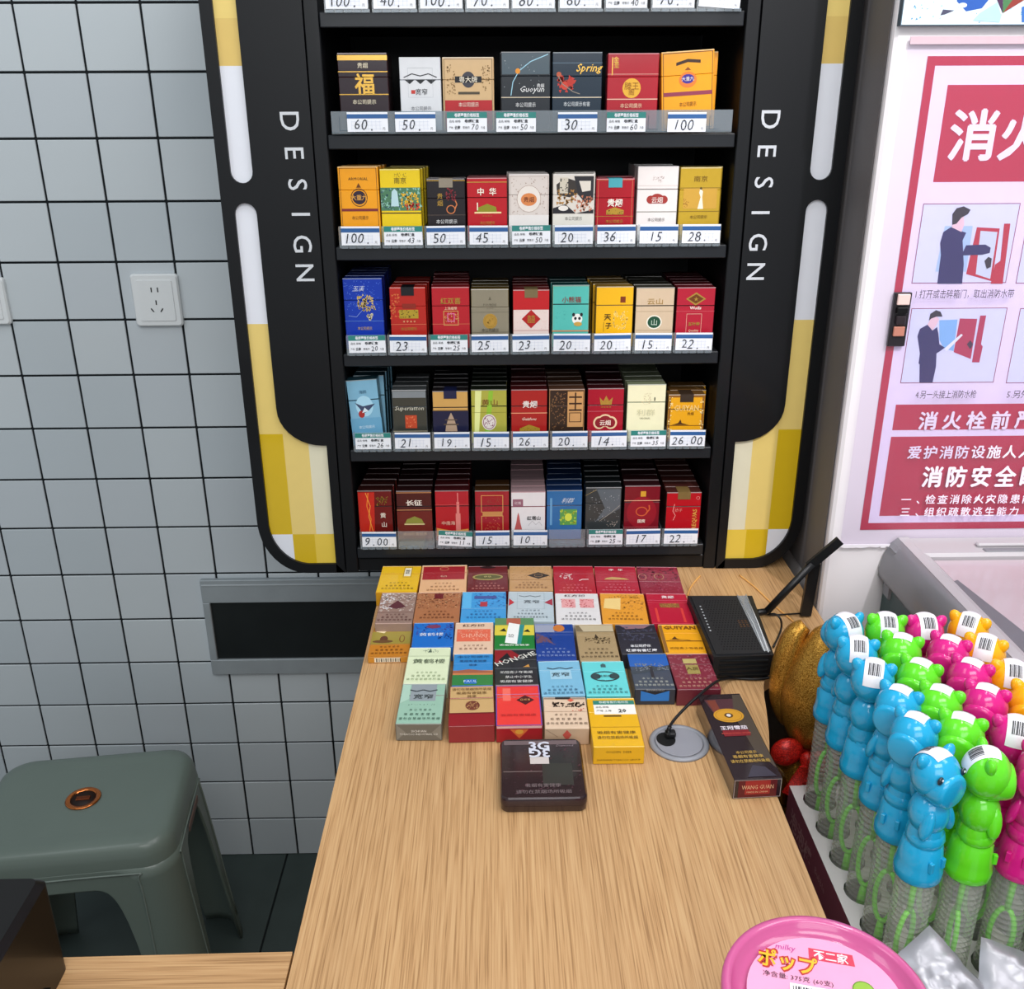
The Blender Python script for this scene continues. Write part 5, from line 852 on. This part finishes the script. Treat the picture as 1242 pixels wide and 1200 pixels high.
b = MB(); b.lathe([(0, 0), (.95, 0), (.95, .03), (0, .03)], (35.0, 66.9, TR), 20, C('#b0a4ac')); b.build('spare_hole_disc', t, O)

# bubble wands
tube_m = clear_mat('clear_tube', '#fdfef9', .17, .04)
wand_m = mat('#7cf020', .35, 0, .3, .05, 60, 0, 0, .1)
cols = [('blue', '#1fa9da', XS[0]), ('green', '#66e024', XS[1]), ('pink', '#dd1e88', XS[2]), ('yellow', '#f8b610', XS[3])]
stk = mat('#eeedf2', .35, 0, .3, .02); barm = mat('#3c3c40', .5)
def make_wand(colname, hx):
    cm = mat(hx, .22, 0, .6, .04, 30)
    t = empty('bubble_wand', (0, 0, 0))
    b = MB(); b.lathe([(2.0, 9.5), (2.12, 9.7), (2.13, 10.5), (2.0, 10.9), (1.98, 11.4), (1.72, 13.1), (1.5, 13.3), (1.62, 14.2), (1.3, 15.4), (1.0, 15.8)], (0, 0, 1.9), 28, cm)
    b.ell((0, 0, 18.1), (1.8, 1.75, 2.1), cm, 20, 12)
    b.ell((0, -.1, 15.7), (1.74, 1.7, 1.3), cm, 18, 8)
    for s_ in (-1, 1):
        b.ell((s_*1.3, -1.0, 17.8), (.5, .65, 1.5), cm, 12, 8, Matrix.Rotation(s_*-.25, 3, 'Y'))
        b.ell((s_*1.4, .35, 23.45), (.68, .5, .95), cm, 12, 8, Matrix.Rotation(s_*.6, 3, 'Y'))
    b.ell((0, .1, 22.0), (2.12, 2.06, 2.3), cm, 26, 16)
    b.lathe([(1.85, .3), (1.76, -.6), (1.66, -1.2), (1.52, -1.56), (1.3, -1.68), (0, -1.64)], (0, -.42, 21.4), 26, cm, ax='y')
    for k in range(2): b.cbox(-1.0+k*1.4, -.6+k*1.4, -2.08, -1.7, 13.2, 14.2, .05, cm)
    b.build('cap', t)
    # ribbed clear tube
    prof = []
    z = -3.0
    while z < 11.3: prof += [(1.54, z), (1.76, z+.14), (1.76, z+.3), (1.54, z+.48)]; z += .62
    b = MB(); b.lathe([(0.01, -3.1)]+prof, (0, 0, 0), 18, tube_m); b.build('tube', t)
    b = MB(); b.tube([(0, 0, 11.6), (0, 0, 6.8)], .3, wand_m, 8)
    loop = [(1.0*math.sin(2*math.pi*i/18), 0, 3.9-3.0*math.cos(2*math.pi*i/18)+(-0)) for i in range(18)]; b.tube(loop, .26, wand_m, 8, True); b.tube([(0, 0, .8), (0, 0, -2.6)], [.32, .6], wand_m, 8)
    b.build('wand_stick', t)
    # sticker band over the head
    b = MB(); v = []; nseg = 12; nx_ = 6
    def on_head(x, a, k=1.0): c_ = math.sqrt(max(0, 1-(x/2.16)**2)); return (x, .1+2.1*k*math.sin(a)*c_, 22.0+2.35*k*math.cos(a)*c_)
    for i in range(nseg+1):
        a = math.radians(-22+104*i/nseg)
        for q in range(nx_+1): v.append(on_head(-.92+1.84*q/nx_, a))
    b.add(v, [(i*(nx_+1)+q, i*(nx_+1)+q+1, (i+1)*(nx_+1)+q+1, (i+1)*(nx_+1)+q) for i in range(nseg) for q in range(nx_)], stk, True)
    sk = b.build('barcode_sticker', t)
    b = MB()
    for k in range(9):
        a0, a1 = math.radians(18), math.radians(52); x = -.62+k*.13; w_ = .05+.03*(k % 3); v = []
        for i in range(4):
            a = a0+(a1-a0)*i/3
            for xx in (x, x+w_): v.append(on_head(xx, a, 1.012))
        b.add(v, [(2*i, 2*i+1, 2*i+3, 2*i+2) for i in range(3)], barm)
    b.build('barcode', sk)
    return t
def add_eyes(w):
    for s_ in (-1, 1):
        b = MB(); b.ell((s_*1.35, -1.5, 22.8), (.34, .2, .4), mat('#20303c', .2, 0, .8), 12, 8); b.ell((s_*1.32, -1.68, 22.95), (.1, .06, .12), mat('#e8eef0', .2), 8, 6); b.build('eye', w)
poss = ['rearmost', 'second from the back', 'third from the back', 'third from the front', 'second from the front', 'frontmost']
for ci, (cn, hx, x) in enumerate(cols):
    proto = None
    for j, y in enumerate(YS):
        if proto is None: proto = make_wand(cn, hx); w = proto
        else: w = copy_tree(proto)
        w.location = Vector((x, y, TR))*S
        rz = rnd.uniform(-.4, .5)+.3
        if ci == 0: rz = [3.5, 2.9, 2.75, -.75, -.8, .45][j]
        if ci == 1: rz = [3.0, -.5, -.75, -.7, -.6, 1.35][j]
        if ci == 2: rz = [3.05, -.7, -.75, -.7, 2.7, -.7][j]
        if ci == 3: rz = [2.5, 2.55, 2.8, -.6, -.7, -.7][j]
        w.rotation_euler = (rnd.uniform(-.015, .015), rnd.uniform(-.015, .015), rz)
        w.scale = (.965, .95, 1)
        tag(w, f"{poss[j]} of the {cn} animal-head bubble wands in the white box", 'bubble wand', f'{cn} bubble wands')
        if ci == 0 and j == 5: add_eyes(w)

# crumpled silver sachets in front of the wands
foil = mat('#a9a9b0', .36, .45, .2, .05, 25)
def sachet(cx, cy, cz, L, W, rz, tilt, label, seed):
    rr = random.Random(seed); b = MB(); nx, ny = 16, 10; v = []
    for top in (1, -1):
        for i in range(nx+1):
            for j in range(ny+1):
                a, c = i/nx*2-1, j/ny*2-1; th_ = top*.9*max(0, (1-a*a))**.5*max(0, 1-c**4)**.6
                v.append((a*L/2+rr.uniform(-.03, .03), c*W/2+rr.uniform(-.05, .05), th_+(.16*math.sin(a*7+c*5+seed)+.3*math.sin(a*4-c*6+seed*2)*math.cos(c*3+a*9)+rr.uniform(-.04, .04))*(1-a*a)))
    n1 = (nx+1)*(ny+1); f = []
    for t_ in (0, 1):
        for i in range(nx):
            for j in range(ny):
                q = t_*n1+i*(ny+1)+j; w_ = (q, q+ny+1, q+ny+2, q+1); f.append(w_ if t_ == 0 else w_[::-1])
    b.add(v, f, foil, True)
    o = b.build('foil_sachet'); o.location = Vector((cx, cy, cz))*S; o.rotation_euler = (tilt[0], tilt[1], rz); tag(o, label, 'sachet', 'silver sachets in front of the bubble wands')
sachet(38.2, 59.4, TR+3.6, 9, 5, -.9, (.5, .45, 0), 'crumpled silver sachet leaning between the blue and green wands', 1)
sachet(45.6, 58.6, TR+3.6, 10, 6.5, -.35, (.5, .15, 0), 'bright crumpled silver sachet in front of the pink wand', 2)
sachet(40.5, 55.4, TR+1.2, 9, 6, .5, (.1, .1, 0), 'flat silver sachet lowest at the picture edge', 3)

# ------------------------------------------------------------------ pink candy tub
tx, ty, tz = 19.9, 42.7, DESK
HT = 103-DESK
t = empty('candy_tub', (tx, ty, tz), 'translucent pink candy tub with round printed lid on the desk', 'candy tub'); O = (tx, ty, tz)
pk_t = clear_mat('pink_tub_plastic', '#e58fb8', .62, .12); pk_r = mat('#c65a90', .22, 0, .5, .05, 20)
b = MB(); b.lathe([(5.2, 0), (5.5, .4), (5.9, HT-2.2), (6.0, HT-1.2), (5.8, HT-1.2), (5.6, HT-2.4), (5.1, .6), (0, .5)], O, 56, pk_t); b.build('tub', t, O)
b = MB(); b.lathe([(6.15, HT-1.8), (6.35, HT-1.6), (6.4, HT-.3), (6.3, HT), (6.0, HT+.05), (5.75, HT-.15), (5.6, HT-.7), (4.7, HT-.75)], O, 64, pk_r); b.lathe([(4.72, HT-.75), (0, HT-.74)], O, 64, pk_r, smooth=False); b.build('lid', t, O)
lz = tz+HT-.42
b = MB(); b.lathe([(4.5, -.25), (4.75, 0), (4.8, .02), (0, .03)], (tx, ty, lz), 56, mat('#efa2c6', .45), smooth=False); b.build('lid_label', t, O)
b = MB(); A = Art(b, (tx-.75, ty+.55, lz+.03), (.86*math.cos(-.24), .86*math.sin(-.24), 0), (-.9*math.sin(-.24), .9*math.cos(-.24), 0), (0, 0, 1))
A.poly([(0, 3.9), (3.2, 3.9), (3.3, 2.9), (0, 2.9)], C('#d03a54')); A.text('不二家', 1.6, 3.4, .9, C('#f4dde2'), bold=.02, width=2.5)
A.text('ポップ', -1.6, 2.3, 1.75, C('#b83228'), bold=.09, width=4.4, rot=-.05, res=2); A.text('ポップ', -1.6, 2.3, 1.7, C('#f0b62c'), bold=.02, width=4.3, rot=-.05, res=2)
A.text('milky', -1.7, 3.5, .7, C('#b83c94'), shear=.2)
A.text('净含量: 375克 (60支)', -.9, .95, .52, C('#4c2c38'), width=5.0)
A.rect(-1.5, -2.0, 1.4, .5, C('#f2eef0'))
for k in range(14): A.poly([(-1.3+k*.18, -1.6), (-1.3+k*.18+.06+.04*(k % 3), -1.6), (-1.3+k*.18+.06+.04*(k % 3), .3), (-1.3+k*.18, .3)], C('#38343a'), False)
A.ell(3.7, .9, .75, .75, C('#8fb83c'), 24); A.ring(3.7, .9, .8, .8, .08, C('#5f8a2a'), 24)
b.build('label_print', t, O)

# ------------------------------------------------------------------ black box on the left counter
b = MB(); bm = mat('#0b0a0a', .35, 0, .2, .2, 20)
poly = [(-36.8, 59.2), (-75, 58.2), (-75, 30), (-38.6, 30)]
loft(b, [(rrect(-75, -36.0, 30, 59.5, .7), DESK), (rrect(-75, -36.0, 30, 59.5, .7), DESK+9.0), (rrect(-74.6, -36.5, 30.4, 59.0, .6), DESK+9.6)], ID, bm, False)
o = b.build('cash_box', None, (-50, 45, DESK)); tag(o, 'black box standing on the counter in front of the stool', 'box')
b = MB(); b.box(-36.0, -35.7, 34, 56, DESK+1, DESK+1.4, bm); b.cbox(-36.1, -35.3, 52.5, 55, DESK+.2, DESK+2.0, .1, bm); o2 = b.build('edge_trim', o, (-50, 45, DESK))

# ------------------------------------------------------------------ stool
sc = Vector((-71.5, 133.2)); srot = .12
t = empty('stool', (sc.x, sc.y, 0), 'grey-green plastic stool with copper finger hole by the tiled wall', 'stool', rot=(0, 0, srot))
sm_ = mat('#626f68', .38, 0, .15, .05, 15); lw, ld = 16.6, 13.3
b = MB(); rings = []
for z, ins, r in ((44.95, 4.5, 3.0), (45.1, 2.6, 3.6), (44.95, 1.3, 4.2), (44.4, .5, 4.6), (43.6, .1, 4.8), (42.6, -.15, 4.9), (41.0, -.3, 4.9)):
    rings.append((rrect(-lw+ins, lw-ins, -ld+ins, ld-ins, r, 7), z))
loft(b, rings[::-1], ID, sm_, True, False, True); b.build('seat', t)
def side_skirt(b, n=72):
    base = rrect(-lw-.3, lw+.3, -ld-.3, ld+.3, 4.9, 7)
    # dense perimeter
    dens = []
    for i in range(len(base)):
        p, q = Vector(base[i]), Vector(base[(i+1) % len(base)]); m_ = max(1, int((q-p).length/.55))
        for k in range(m_): dens.append(p.lerp(q, k/m_))
    rows_ = 18; V = []
    for p in dens:
        ax, ay = abs(p.x)/lw, abs(p.y)/ld
        if ax > ay: s_ = abs(p.y)/(ld*.60); top_ = 38.5
        else: s_ = abs(p.x)/(lw*.62); top_ = 37.5
        end = 0 if s_ >= 1 else top_-top_*s_**7
        for k in range(rows_+1):
            z = 41.0+(end-41.0)*k/rows_; g = 1+(41-z)*.0052
            V.append((p.x*g, p.y*g, z))
    n = len(dens); F = []
    for i in range(n):
        j = (i+1) % n
        for k in range(rows_): F.append((i*(rows_+1)+k, j*(rows_+1)+k, j*(rows_+1)+k+1, i*(rows_+1)+k+1)[::-1])
    b.add(V, F, sm_, True)
b = MB(); side_skirt(b); sk = b.build('legs_and_apron', t); md = sk.modifiers.new('thickness', 'SOLIDIFY'); md.thickness = .006; md.offset = -1
# raised frame beads on the visible sides
bead = mat('#6c7872', .35, 0, .15)
b = MB()
def bead_line(pts, r=.16): b.tube(smooth_path(pts, 4), r, bead, 6)
g = lambda z: 1+(41-z)*.0052
def fp(x, z): return (x, (-ld-.35)*g(z), z)
def sp2(y, z): return ((lw+.35)*g(z), y, z)
bead_line([fp(-12.6, 6), fp(-11.8, 30), fp(-11.2, 38.8), fp(-10, 40), fp(10, 40), fp(11.2, 38.8), fp(11.8, 30), fp(12.6, 6)])
bead_line([sp2(-10.4, 6), sp2(-9.6, 30), sp2(-9, 38.8), sp2(-8, 40), sp2(8, 40), sp2(9, 38.8), sp2(9.6, 30), sp2(10.4, 6)])
b.build('trim_bead', t)
cop = mat('#c0703c', .2, .9)
b = MB(); b.lathe([(1.75, -.9), (2.0, -.1), (2.1, .22), (2.75, .26), (2.9, .12), (2.85, .0)], (0, 0, 45.02), 32, cop); b.build('finger_hole_ring', t)['label'] = 'copper ring'
b = MB(); b.lathe([(0, .03), (2.05, .03), (2.05, .06), (0, .06)], (0, 0, 45.05), 24, mat('#1c0e08', .6)); b.build('finger_hole', t)
b = MB(); b.cbox(-1.2, 1.2, -.5, .5, 45.1, 45.3, .1, mat('#7a3c20', .2, .8)); b.build('hole_bridge', t)
b = MB(); x_ = (lw+.4)*g(36); b.box(x_-.05, x_+.12, -3.6, 4.6, 38.9, 40.0, mat('#5f4a40', .5)); b.build('maker_plate', t)

# ------------------------------------------------------------------ wall sockets and grey plate
def socket(x0, x1, z0, z1, label):
    t = empty('wall_socket', ((x0+x1)/2, 168.6, (z0+z1)/2), label, 'wall socket'); O = ((x0+x1)/2, 168.6, (z0+z1)/2); wm = mat('#d6dadb', .3, 0, .4, .02); cx, cz_ = O[0], O[2]
    b = MB(); loft(b, [(rrect(x0, x1, z0, z1, .6), 168.7), (rrect(x0, x1, z0, z1, .6), 168.1), (rrect(x0+.25, x1-.25, z0+.25, z1-.25, .5), 167.8)], fr, wm, False); b.build('plate', t, O)
    b = MB(); loft(b, [(rrect(x0+1, x1-1, z0+1, z1-1, .3), 167.8), (rrect(x0+1.05, x1-1.05, z0+1.05, z1-1.05, .3), 167.65)], fr, wm, False); b.build('inner_plate', t, O)
    b = MB(); k = mat('#1c1e20', .6)
    for dx in (-.55, .55): b.box(cx+dx-.1, cx+dx+.1, 167.6, 167.64, cz_+1.5, cz_+2.3, k)
    b.box(cx-.1, cx+.1, 167.6, 167.64, cz_-.7, cz_+.1, k)
    for s_ in (-1, 1): b.prism([(cx+s_*.5, cz_-1.9), (cx+s_*.7, cz_-1.95), (cx+s_*1.1, cz_-1.4), (cx+s_*.95, cz_-1.25)], 167.6, 167.64, fr, k)
    b.build('pin_slots', t, O)
socket(-63.4, -55.2, 118.9, 128.0, 'white five-pin wall socket on the tiles')
socket(-93.4, -85.2, 119.4, 127.6, 'white wall socket cut by the left picture edge')
t = empty('wall_plate', (-40, 168.6, 58), 'grey metal wall plate with a black slate inset', 'wall plate'); O = (-40, 168.6, 58); pm = mat('#98a0a4', .5, .2, 0, .12, 25)
X0, X1, Z0_, Z1 = -58.6, -5, 47.6, 69.0
for (a, c, d, e) in ((X0, X1, Z1-5, Z1), (X0, X1, Z0_, Z0_+3.4), (X0, X0+1.4, Z0_+3.4, Z1-5)):
    b = MB(); b.cbox(a, c, 167.6, 168.75, d, e, .12, pm); b.build('frame_bar', t, O)
b = MB(); b.box(X0+1.4, X1, 168.2, 168.75, Z0_+3.4, Z1-5, mat('#171c1d', .5, 0, .1, .4, 12, .3)); b.build('slate_inset', t, O)
b = MB(); b.cbox(X0+.2, X1, 167.45, 167.75, Z1-1.2, Z1-.9, .05, mat('#a8b0b4', .4)); b.build('upper_rib', t, O)

# ------------------------------------------------------------------ poster on the column
PY = 117.7
def W2(px, py): q = aty(px, py, PY-.1); return (q.x, q.z)
red = C('#b40c3c'); red2 = C('#b61640'); prp = C('#e6dcf2'); navy = C('#221c5c'); wht = C('#f0e6f6'); dkk = C('#3c3440'); blu = C('#7fb6e6')
p0 = W2(1130, 68); p1 = W2(1043, 643)
px0, px1, pz0, pz1 = p1[0], p1[0]+52, p1[1], p0[1]
t = empty('fire_poster', ((px0+px1)/2, PY-.05, pz0), 'red and white fire hydrant instruction poster on the white column', 'poster'); O = ((px0+px1)/2, PY-.05, pz0)
b = MB(); b.box(px0, px1, PY-.08, PY-.01, pz0, pz1, prp); b.build('sheet', t, O)
b = MB(); A = Art(b, (0, PY-.08, 0), (1, 0, 0), (0, 0, 1), (0, -1, 0), .012, .006)
cxm, czm = (px0+px1)/2, (pz0+pz1)/2
A.ring(cxm, czm, (px1-px0)/2, (pz1-pz0)/2, 1.0, red, square=True)
b.build('border', t, O)
b = MB(); A = Art(b, (0, PY-.08, 0), (1, 0, 0), (0, 0, 1), (0, -1, 0), .014, .006)
hz1 = W2(1150, 103)[1]; hz0 = W2(1132, 221)[1]; hx = W2(1141, 160)[0]
A.rect(hx, hz0, px1-2.2, hz1, red2)
s0 = W2(1083, 522); s1 = W2(1088, 491); A.rect(s0[0]-.1, s0[1], px1-2, s1[1], red2)
s2 = W2(1066, 626); s3 = W2(1081, 530); A.rect(s0[0]-.1, s2[1], px1-2, s3[1], red2)
b.build('colour_field', t, O)
b = MB(); A = Art(b, (0, PY-.08, 0), (1, 0, 0), (0, 0, 1), (0, -1, 0), .06, .004)
hc = W2(1180, 164); hh = 5.9
for i, ch in enumerate('消火栓使用方法'): A.fat(ch, hc[0]+6.0*i, hc[1], hh, wht, f=.025, res=3)
q = W2(1125, 510); 
for i, ch in enumerate('消火栓前严禁堆放杂物'): A.fat(ch, q[0]+3.15*i, q[1], 2.55, wht, f=.03, res=2)
q = W2(1108, 548)
for i, ch in enumerate('爱护消防设施人人有责'): A.fat(ch, q[0]+2.1*i, q[1], 1.9, wht, f=.02, res=2)
q = W2(1129, 577)
for i, ch in enumerate('消防安全四个能力'): A.fat(ch, q[0]+3.25*i, q[1], 3.1, wht, f=.03, res=2, stretch=.9)
q = W2(1097, 604)
for i, ch in enumerate('一、检查消除火灾隐患能力'): A.fat(ch, q[0]+1.62*i, q[1]-(.4 if ch == '、' else 0), 1.4, wht, f=.015)
q = W2(1095, 618.5)
for i, ch in enumerate('三、组织疏散逃生能力'): A.fat(ch, q[0]+1.62*i, q[1]-(.4 if ch == '、' else 0), 1.4, wht, f=.015)
a = W2(1107, 355); c = W2(1225, 355); A.text('1.打开或击碎箱门，取出消防水带', (a[0]+c[0])/2, (a[1]+c[1])/2, 1.15, dkk, width=c[0]-a[0]); 
a = W2(1107, 476); c = W2(1180, 476); A.text('4.另一头接上消防水枪', (a[0]+c[0])/2, (a[1]+c[1])/2, 1.15, dkk, width=c[0]-a[0]); 
a = W2(1217, 476); A.text('5.另外一人打开阀门', a[0]+4.6, a[1], 1.15, dkk, width=9.2)
b.build('lettering', t, O)
def picture(px, py, pw, ph, figs):
    b = MB(); A = Art(b, (0, PY-.08, 0), (1, 0, 0), (0, 0, 1), (0, -1, 0), .02, .006)
    x0, x1 = W2(*px)[0], W2(*pw)[0]; z0, z1 = W2(*py)[1], W2(*ph)[1]
    A.rect(x0, z0, x1, z1, C('#d5dcf4')); A.ring((x0+x1)/2, (z0+z1)/2, (x1-x0)/2, (z1-z0)/2, .09, C('#8c3a58'), square=True)
    for pts, m in figs:
        A.poly([W2(u, v) for u, v in pts], m)
    b.build('picture', t, O); return x0, x1, z0, z1
def Q(l, s, ox, oy): return [(ox+u/s, oy+v/s) for u, v in l]
# first picture: man opening the hydrant cabinet (traced in the poster's own plane)
S1 = lambda l: Q(l, 3.428, 1020, 0)
fig1 = [(S1([(432, 940), (548, 940), (520, 1130), (392, 1130)]), C('#a8c8ea')), (S1([(565, 945), (660, 950), (628, 1170), (520, 1140)]), C('#b8203c')), (S1([(580, 960), (650, 965), (620, 1160), (560, 1140)]), C('#c9d6e6')), (S1([(678, 930), (704, 930), (672, 1180), (622, 1180), (640, 1100), (662, 1085)]), C('#b8203c')), (S1([(520, 1020), (600, 1017), (622, 1030), (618, 1052), (585, 1060), (500, 1062)]), navy), (S1([(456, 945), (520, 968), (505, 1000), (510, 1100), (503, 1180), (400, 1180), (415, 1060), (412, 1010), (425, 965)]), navy), (S1([(468, 900), (510, 900), (512, 935), (500, 965), (460, 945)]), C('#e8c8d0')), (S1([(462, 935), (463, 890), (480, 866), (510, 858), (538, 872), (528, 890), (500, 905), (480, 930)]), C('#241c2c')), (S1([(596, 1085), (612, 1068), (626, 1075), (622, 1110), (605, 1118)]), C('#241c2c'))]
picture((1112, 300), (1112, 344), (1228, 300), (1130, 247), fig1)
S2 = lambda l: Q(l, 7.221, 1070, 340)
fig2 = [(S2([(500, 350), (660, 345), (625, 620), (540, 600), (500, 520)]), blu), (S2([(680, 335), (832, 338), (775, 690), (625, 630)]), C('#b02850')), (S2([(858, 310), (910, 308), (865, 560), (880, 580), (850, 720), (785, 718)]), C('#b02850')), (S2([(330, 425), (395, 390), (440, 440), (480, 410), (492, 470), (500, 560), (548, 590), (500, 625), (475, 640), (470, 760), (440, 897), (325, 897), (328, 735), (318, 730), (330, 640), (308, 490)]), navy), (S2([(395, 385), (430, 330), (480, 320), (500, 340), (470, 400), (438, 440)]), C('#e8c8d0')), (S2([(408, 355), (420, 295), (470, 262), (510, 275), (528, 318), (475, 318), (430, 335)]), C('#241c2c')), (S2([(540, 600), (690, 470), (705, 480), (560, 625)]), C('#e6eef8')), (S2([(740, 560), (770, 525), (795, 560), (770, 605)]), C('#3c1c3c'))]
picture((1092, 464), (1092, 465), (1205, 464), (1110, 374), fig2)
fig3 = []
picture((1220, 464), (1220, 465), (1400, 464), (1240, 374), fig3)
picture((1240, 300), (1240, 344), (1420, 300), (1255, 247), fig3)
# clear sheet with curled edge over the poster
b = MB(); e0 = W2(1118, 42); e1 = W2(1030, 660); b.box(px0-2.6, px1, PY-.5, PY-.48, e1[1], e0[1]-.4, clear_mat('clear_cover', '#fdfbff', .02, .15)); b.box(px0-2.4, px1, PY-.56, PY-.44, e0[1]-1.0, e0[1]-.2, C('#c9b0b8')); 
for k in range(16): x = px0-2.6+k*.7; b.prism([(x, e1[1]-.2-.25*rnd.random()), (x+.7, e1[1]-.2-.25*rnd.random()), (x+.7, e1[1]+.1), (x, e1[1]+.1)], PY-.54, PY-.44, fr, C('#ece8ee'))
o = b.build('cover_sheet', t, O); o['label'] = 'clear plastic cover sheet'
# black strip with switch on the poster's left edge
x0, x1 = W2(1079, 390)[0]-.1, W2(1100, 390)[0]-.1; z0, z1 = W2(1085, 419)[1], W2(1090, 354)[1]
t = empty('door_switch', ((x0+x1)/2, PY-.6, z0), 'small black switch strip stuck over the poster\'s left border', 'switch'); O = ((x0+x1)/2, PY-.6, z0); H = z1-z0
b = MB(); b.cbox(x0, x1, PY-.75, PY-.2, z0, z1, .08, mat('#221e22', .35, 0, .3)); b.build('backing', t, O)
b = MB(); b.cbox(x0+.35, x1-.3, PY-1.1, PY-.75, z0+H*.78, z1-.15, .08, mat('#e0c4bc', .4)); b.build('pale_block', t, O)
b = MB(); b.cbox(x0+.4, x1-.4, PY-1.1, PY-.75, z0+H*.2, z0+H*.38, .08, mat('#b87a68', .4)); b.build('copper_block', t, O)
b = MB(); b.cbox(x0+.4, x1-.4, PY-1.3, PY-.75, z0+H*.62, z0+H*.74, .08, mat('#0c0b0c', .3)); b.cbox(x0+.5, x1-.5, PY-1.2, PY-.75, z0+H*.42, z0+H*.58, .08, mat('#2c2428', .3)); b.build('lever', t, O)

# picture panel at the top edge
a = W2(1088, 32); x0, z0 = a[0], a[1]
t = empty('wall_picture', (x0+15, PY-.3, z0), 'colourful abstract picture panel above the fire poster', 'picture'); O = (x0+15, PY-.3, z0)
b = MB(); b.box(x0, x0+34, PY-1.0, PY-.02, z0, z0+16, C('#4a5a66')); b.build('panel', t, O)
b = MB(); A = Art(b, (x0, PY-1.0, z0), (1, 0, 0), (0, 0, 1), (0, -1, 0), .01)
A.rect(.1, .1, 33.9, 15.9, C('#cfe2ec'))
for k in range(220):
    x, y = rnd.uniform(.2, 16), rnd.uniform(.2, 8); s_ = rnd.uniform(.08, .3)
    A.poly([(x, y), (x+s_, y+s_*.3), (x+s_*.4, y+s_)], C(rnd.choice(['#6aa8cc', '#4c88b4', '#e8f0f4', '#9cc8dc'])), False)
A.l += .01
A.poly([(5.6, 5), (5.9, 2.4), (7.1, 1.4), (8.8, 1.7), (10.2, 3.6), (9, 6)], C('#2f5aa8')); A.poly([(4.3, 1.0), (4.5, 1.6), (5.8, 1.5), (4.8, 1.1)], C('#4c4c60')); A.ell(6.6, 2.0, .5, .25, C('#dce6ee'))
for pts, cc in (([(9.2, 3.9), (10.0, 3.0), (10.6, 4.6), (9.4, 6)], '#5c3444'), ([(10.0, 3.0), (11.2, 1.2), (10.9, 3.0), (10.6, 4.6)], '#4c3450'), ([(11.2, 1.2), (12.6, 3.4), (12.0, 5.5), (10.9, 3.2)], '#4a7a50'), ([(11.2, 1.2), (13.2, 2.4), (12.6, 3.4)], '#8a3c34'), ([(13.2, 2.4), (16, 4.2), (15.2, 6.5), (12.4, 5.2), (12.6, 3.4)], '#a05c3c'), ([(13.5, 0.3), (16, .3), (16, 2.9), (13.2, 1.8)], '#3c6cb4'), ([(12.8, 4.2), (14.6, 4.6), (14, 5.8), (12.6, 5.4)], '#c8a04c')):
    A.poly(pts, C(cc), False)
A.l += .01
A.poly([(8.6, 1.2), (10.4, 2.3), (11.1, .9), (11.0, .3), (8.0, .5)], C('#a8cce0'))
b.build('artwork', t, O)

# ------------------------------------------------------------------ chest freezer
t = empty('chest_freezer', (80, 75, 0), 'grey-rimmed chest freezer with pale sliding lid below the poster', 'freezer'); O = (80, 75, 0)
FY0, FY1, FX = 18, 117.3, 53.9; fg = mat('#77777b', .32, 0, .3, .04, 15); fl = mat('#aca8ab', .35, 0, .2, .02, 15)
b = MB(); b.box(FX-.6, 128, FY0, FY1, 8, 93, mat('#23403f', .4, 0, .2)); b.build('body', t, O)
b = MB(); prof = [(FX-1.2, 93.6), (FX-1.6, 94.2), (FX-1.7, 95.2), (FX-1.3, 97.2), (FX-.6, 98.9), (FX+.3, 99.7), (FX+1.4, 99.8), (FX+2.2, 99.5), (FX+2.6, 99.0), (FX+2.6, 94), (FX, 93.6)]
b.prism(prof, FY0, FY1, lambda a, c, d: (a, d, c), fg); b.sm = [i >= 2 and i < 9 for i in range(len(b.f))]; b.prism([(FX+.3, 99.75), (FX+1.5, 99.85), (FX+2.3, 99.5), (FX+2.3, 99.3), (FX+.3, 99.3)], FY0+.2, FY1-.1, lambda a, c, d: (a, d, c), fl); b.build('side_rim', t, O)
b = MB(); b.cbox(FX+.6, 128, FY1-5.5, FY1, 92, 99.75, .4, fl); b.cbox(FX-.9, FX+2, FY1-3, FY1, 91, 99.2, .6, fg); b.build('rear_rim', t, O)
b = MB(); b.cbox(FX+2.7, 120, FY0, FY1-5.6, 93, 99.0, .2, mat('#b6a8ae', .2, 0, .4, .02, 8)); b.build('sliding_lid', t, O)
b = MB(); b.cbox(FX+9.5, 120, FY1-3.6, FY1-2.6, 99.7, 100.3, .2, fl); b.cbox(FX+9.9, 120, FY1-5.0, FY1-3.9, 99.0, 99.9, .15, mat('#77777c', .4)); b.build('handle_ridge', t, O)
b = MB(); b.prism([(FX+2.4, 105), (FX+3.2, 105.5), (FX+5.2, 90), (FX+6.0, 60), (FX+6.0, 20), (FX+2.4, 20)], 98.9, 99.25, ID, mat('#6a6a70', .4)); b.build('lid_track', t, O)
